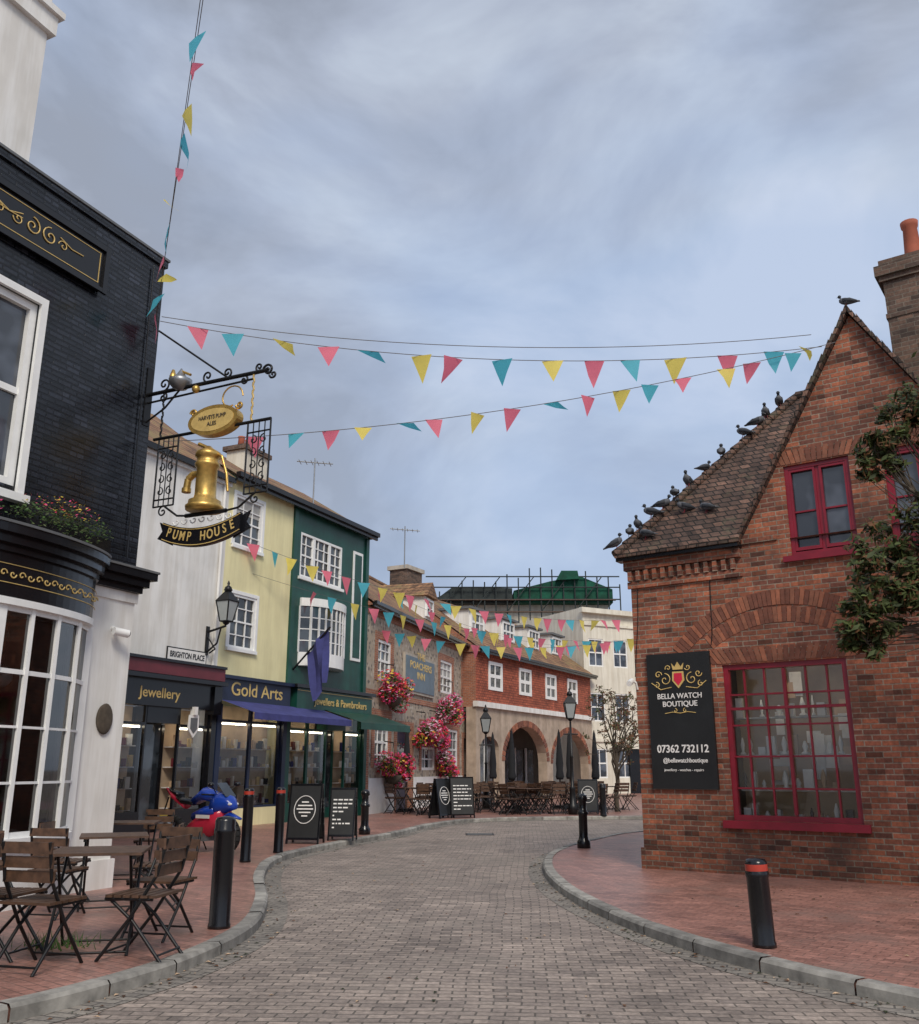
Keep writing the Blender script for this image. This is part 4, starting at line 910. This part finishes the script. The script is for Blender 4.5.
for (lx,ly,lz,s) in ((3.86,0,az+.145,.8),(.9,.35,5.70,.9),(.35,-.02,5.24,.9),(1.3,.3,5.62,.9)):
    p=fr@Vector((lx,ly,lz)); o=bpy.data.objects.new('pigeon',PM); COL.objects.link(o); o.location=p; o.rotation_euler=(0,0,2.6+random.uniform(-.8,.8)); o.scale=(s,)*3

# ---------------------------------------------------------------- trees
def limb(A,p0,p1,r0,r1,n=5,wob=.08):
    p0=Vector(p0);p1=Vector(p1); pts=[p0]
    for i in range(1,n): t=i/n; pts.append(p0.lerp(p1,t)+Vector((random.gauss(0,wob),random.gauss(0,wob),random.gauss(0,wob))))
    pts.append(p1)
    for i in range(n): A.cyl(pts[i],pts[i+1],r0+(r1-r0)*i/n,r0+(r1-r0)*(i+1)/n,'bark',6,cap=False)
    return pts
random.seed(5)
T=E('tree',(0,0)); A=Acc()
tr=limb(A,(6.9,10.3,.1),(6.6,10.4,3.2),.13,.09,5,.03)
ends=[((5.35,10.5,5.55),.42,1.0),((5.75,10.6,5.75),.42,1),((5.05,10.5,5.15),.25,.8),((4.92,10.45,3.95),.42,1.1),((4.72,10.4,3.2),.34,1.1),((4.6,10.42,2.95),.22,.8),((5.25,10.4,3.45),.42,1.1),((5.2,10.5,4.25),.38,1),((5.8,10.5,4.6),.5,1),((6.2,10.4,6.0),.6,1),((6.8,10.5,6.3),.6,1),((7.5,10.3,5.3),.7,1),((6.2,10.2,4.0),.6,1),((7.3,10.0,4.0),.7,1),((5.05,10.45,3.55),.32,1.2),((5.1,10.5,5.4),.25,.8)]
F=Acc()
for (c,r,dn) in ends:
    st=random.choice(tr[3:]); pts=limb(A,st,c,.045,.012,5,.07)
    for _ in range(11):
        qq=random.choice(pts[2:]); dd=Vector((random.gauss(0,1),random.gauss(0,1),random.gauss(-.1,.8))).normalized()*r*random.uniform(.5,1.2)
        tip=Vector(c)+dd; limb(A,qq,tip,.009,.003,3,.03)
        leafmass(F,tip,(r*.42,r*.42,r*.33),int(60*dn),.06,['leafa','leafb','leafa','leafc','leafa'],.05)
A.build('trunk_and_limbs',T); F.build('foliage',T)
random.seed(9)
T=E('tree',(5.55,34.0,.1)); A=Acc(); F=Acc()
tr=limb(A,(0,0,0),(.05,0,2.0),.09,.06,4,.03)
for i in range(16):
    an=random.uniform(0,6.28); rr=random.uniform(.5,1.25); c=(rr*math.cos(an),rr*math.sin(an),random.uniform(2.3,4.1)); pts=limb(A,random.choice(tr[2:]),c,.035,.012,4,.08)
    for _ in range(6):
        tip=Vector(c)+Vector((random.gauss(0,.3),random.gauss(0,.3),random.gauss(0,.25))); limb(A,random.choice(pts[2:]),tip,.012,.005,3,.05); leafmass(F,tip,(.16,.16,.13),16,.065,['leafa','leafc','leafc'],.05)
A.build('trunk_and_limbs',T); F.build('foliage',T)

# ---------------------------------------------------------------- sky, sun, camera
w=bpy.data.worlds.new('World'); SC.world=w; w.use_nodes=True; nt=w.node_tree; nt.nodes.clear()
out=N(nt,'ShaderNodeOutputWorld'); bg=N(nt,'ShaderNodeBackground'); bg.inputs[1].default_value=.15
sky=N(nt,'ShaderNodeTexSky',sky_type='NISHITA'); sky.sun_disc=False; sky.sun_elevation=R_(41.9); sky.sun_rotation=R_(168)
tc=N(nt,'ShaderNodeTexCoord'); mp=N(nt,'ShaderNodeMapping'); mp.inputs['Scale'].default_value=(1,1,1.9); mp.inputs['Location'].default_value=(.3,.1,.4); nt.links.new(tc.outputs['Generated'],mp.inputs[0])
def wn(scale,det,ro,dist):
    n1=N(nt,'ShaderNodeTexNoise'); n1.inputs['Scale'].default_value=scale; n1.inputs['Detail'].default_value=det; n1.inputs['Roughness'].default_value=ro; n1.inputs['Distortion'].default_value=dist; nt.links.new(mp.outputs[0],n1.inputs['Vector']); return n1.outputs[0]
c=ramp(nt,wn(2.6,6,.55,.4),[(.36,(2.3,2.55,3.1)),(.46,(3.0,3.35,4.1)),(.55,(3.8,4.25,5.0)),(.66,(5.1,5.4,6.0))])
f=ramp(nt,wn(1.3,4,.5,.2),[(.45,(0,0,0)),(.62,(1,1,1))]); fm=N(nt,'ShaderNodeMath',operation='MULTIPLY'); nt.links.new(f,fm.inputs[0]); fm.inputs[1].default_value=.55
c2=mixrgb(nt,fm.outputs[0],c,(2.5,3.4,5.1))
mx=mixrgb(nt,.92,sky.outputs[0],c2); nt.links.new(mx,bg.inputs[0]); nt.links.new(bg.outputs[0],out.inputs[0])
sl=bpy.data.lights.new('sun','SUN'); sl.energy=2.5; sl.angle=R_(20); sl.color=(1,.92,.80); so=bpy.data.objects.new('sun',sl); COL.objects.link(so)
d=Vector((.15,-.72,.66)).normalized(); so.rotation_euler=d.to_track_quat('Z','Y').to_euler()
cam=bpy.data.cameras.new('camera'); co=bpy.data.objects.new('camera',cam); COL.objects.link(co); co.location=(0,0,1.58); co.rotation_euler=(R_(90+15.55),0,0)
cam.sensor_fit='HORIZONTAL'; cam.sensor_width=36; cam.lens=36*920/919; cam.clip_end=1500; cam.clip_start=.05; SC.camera=co
SC.view_settings.view_transform='Standard'; SC.view_settings.look='None'; SC.view_settings.exposure=0
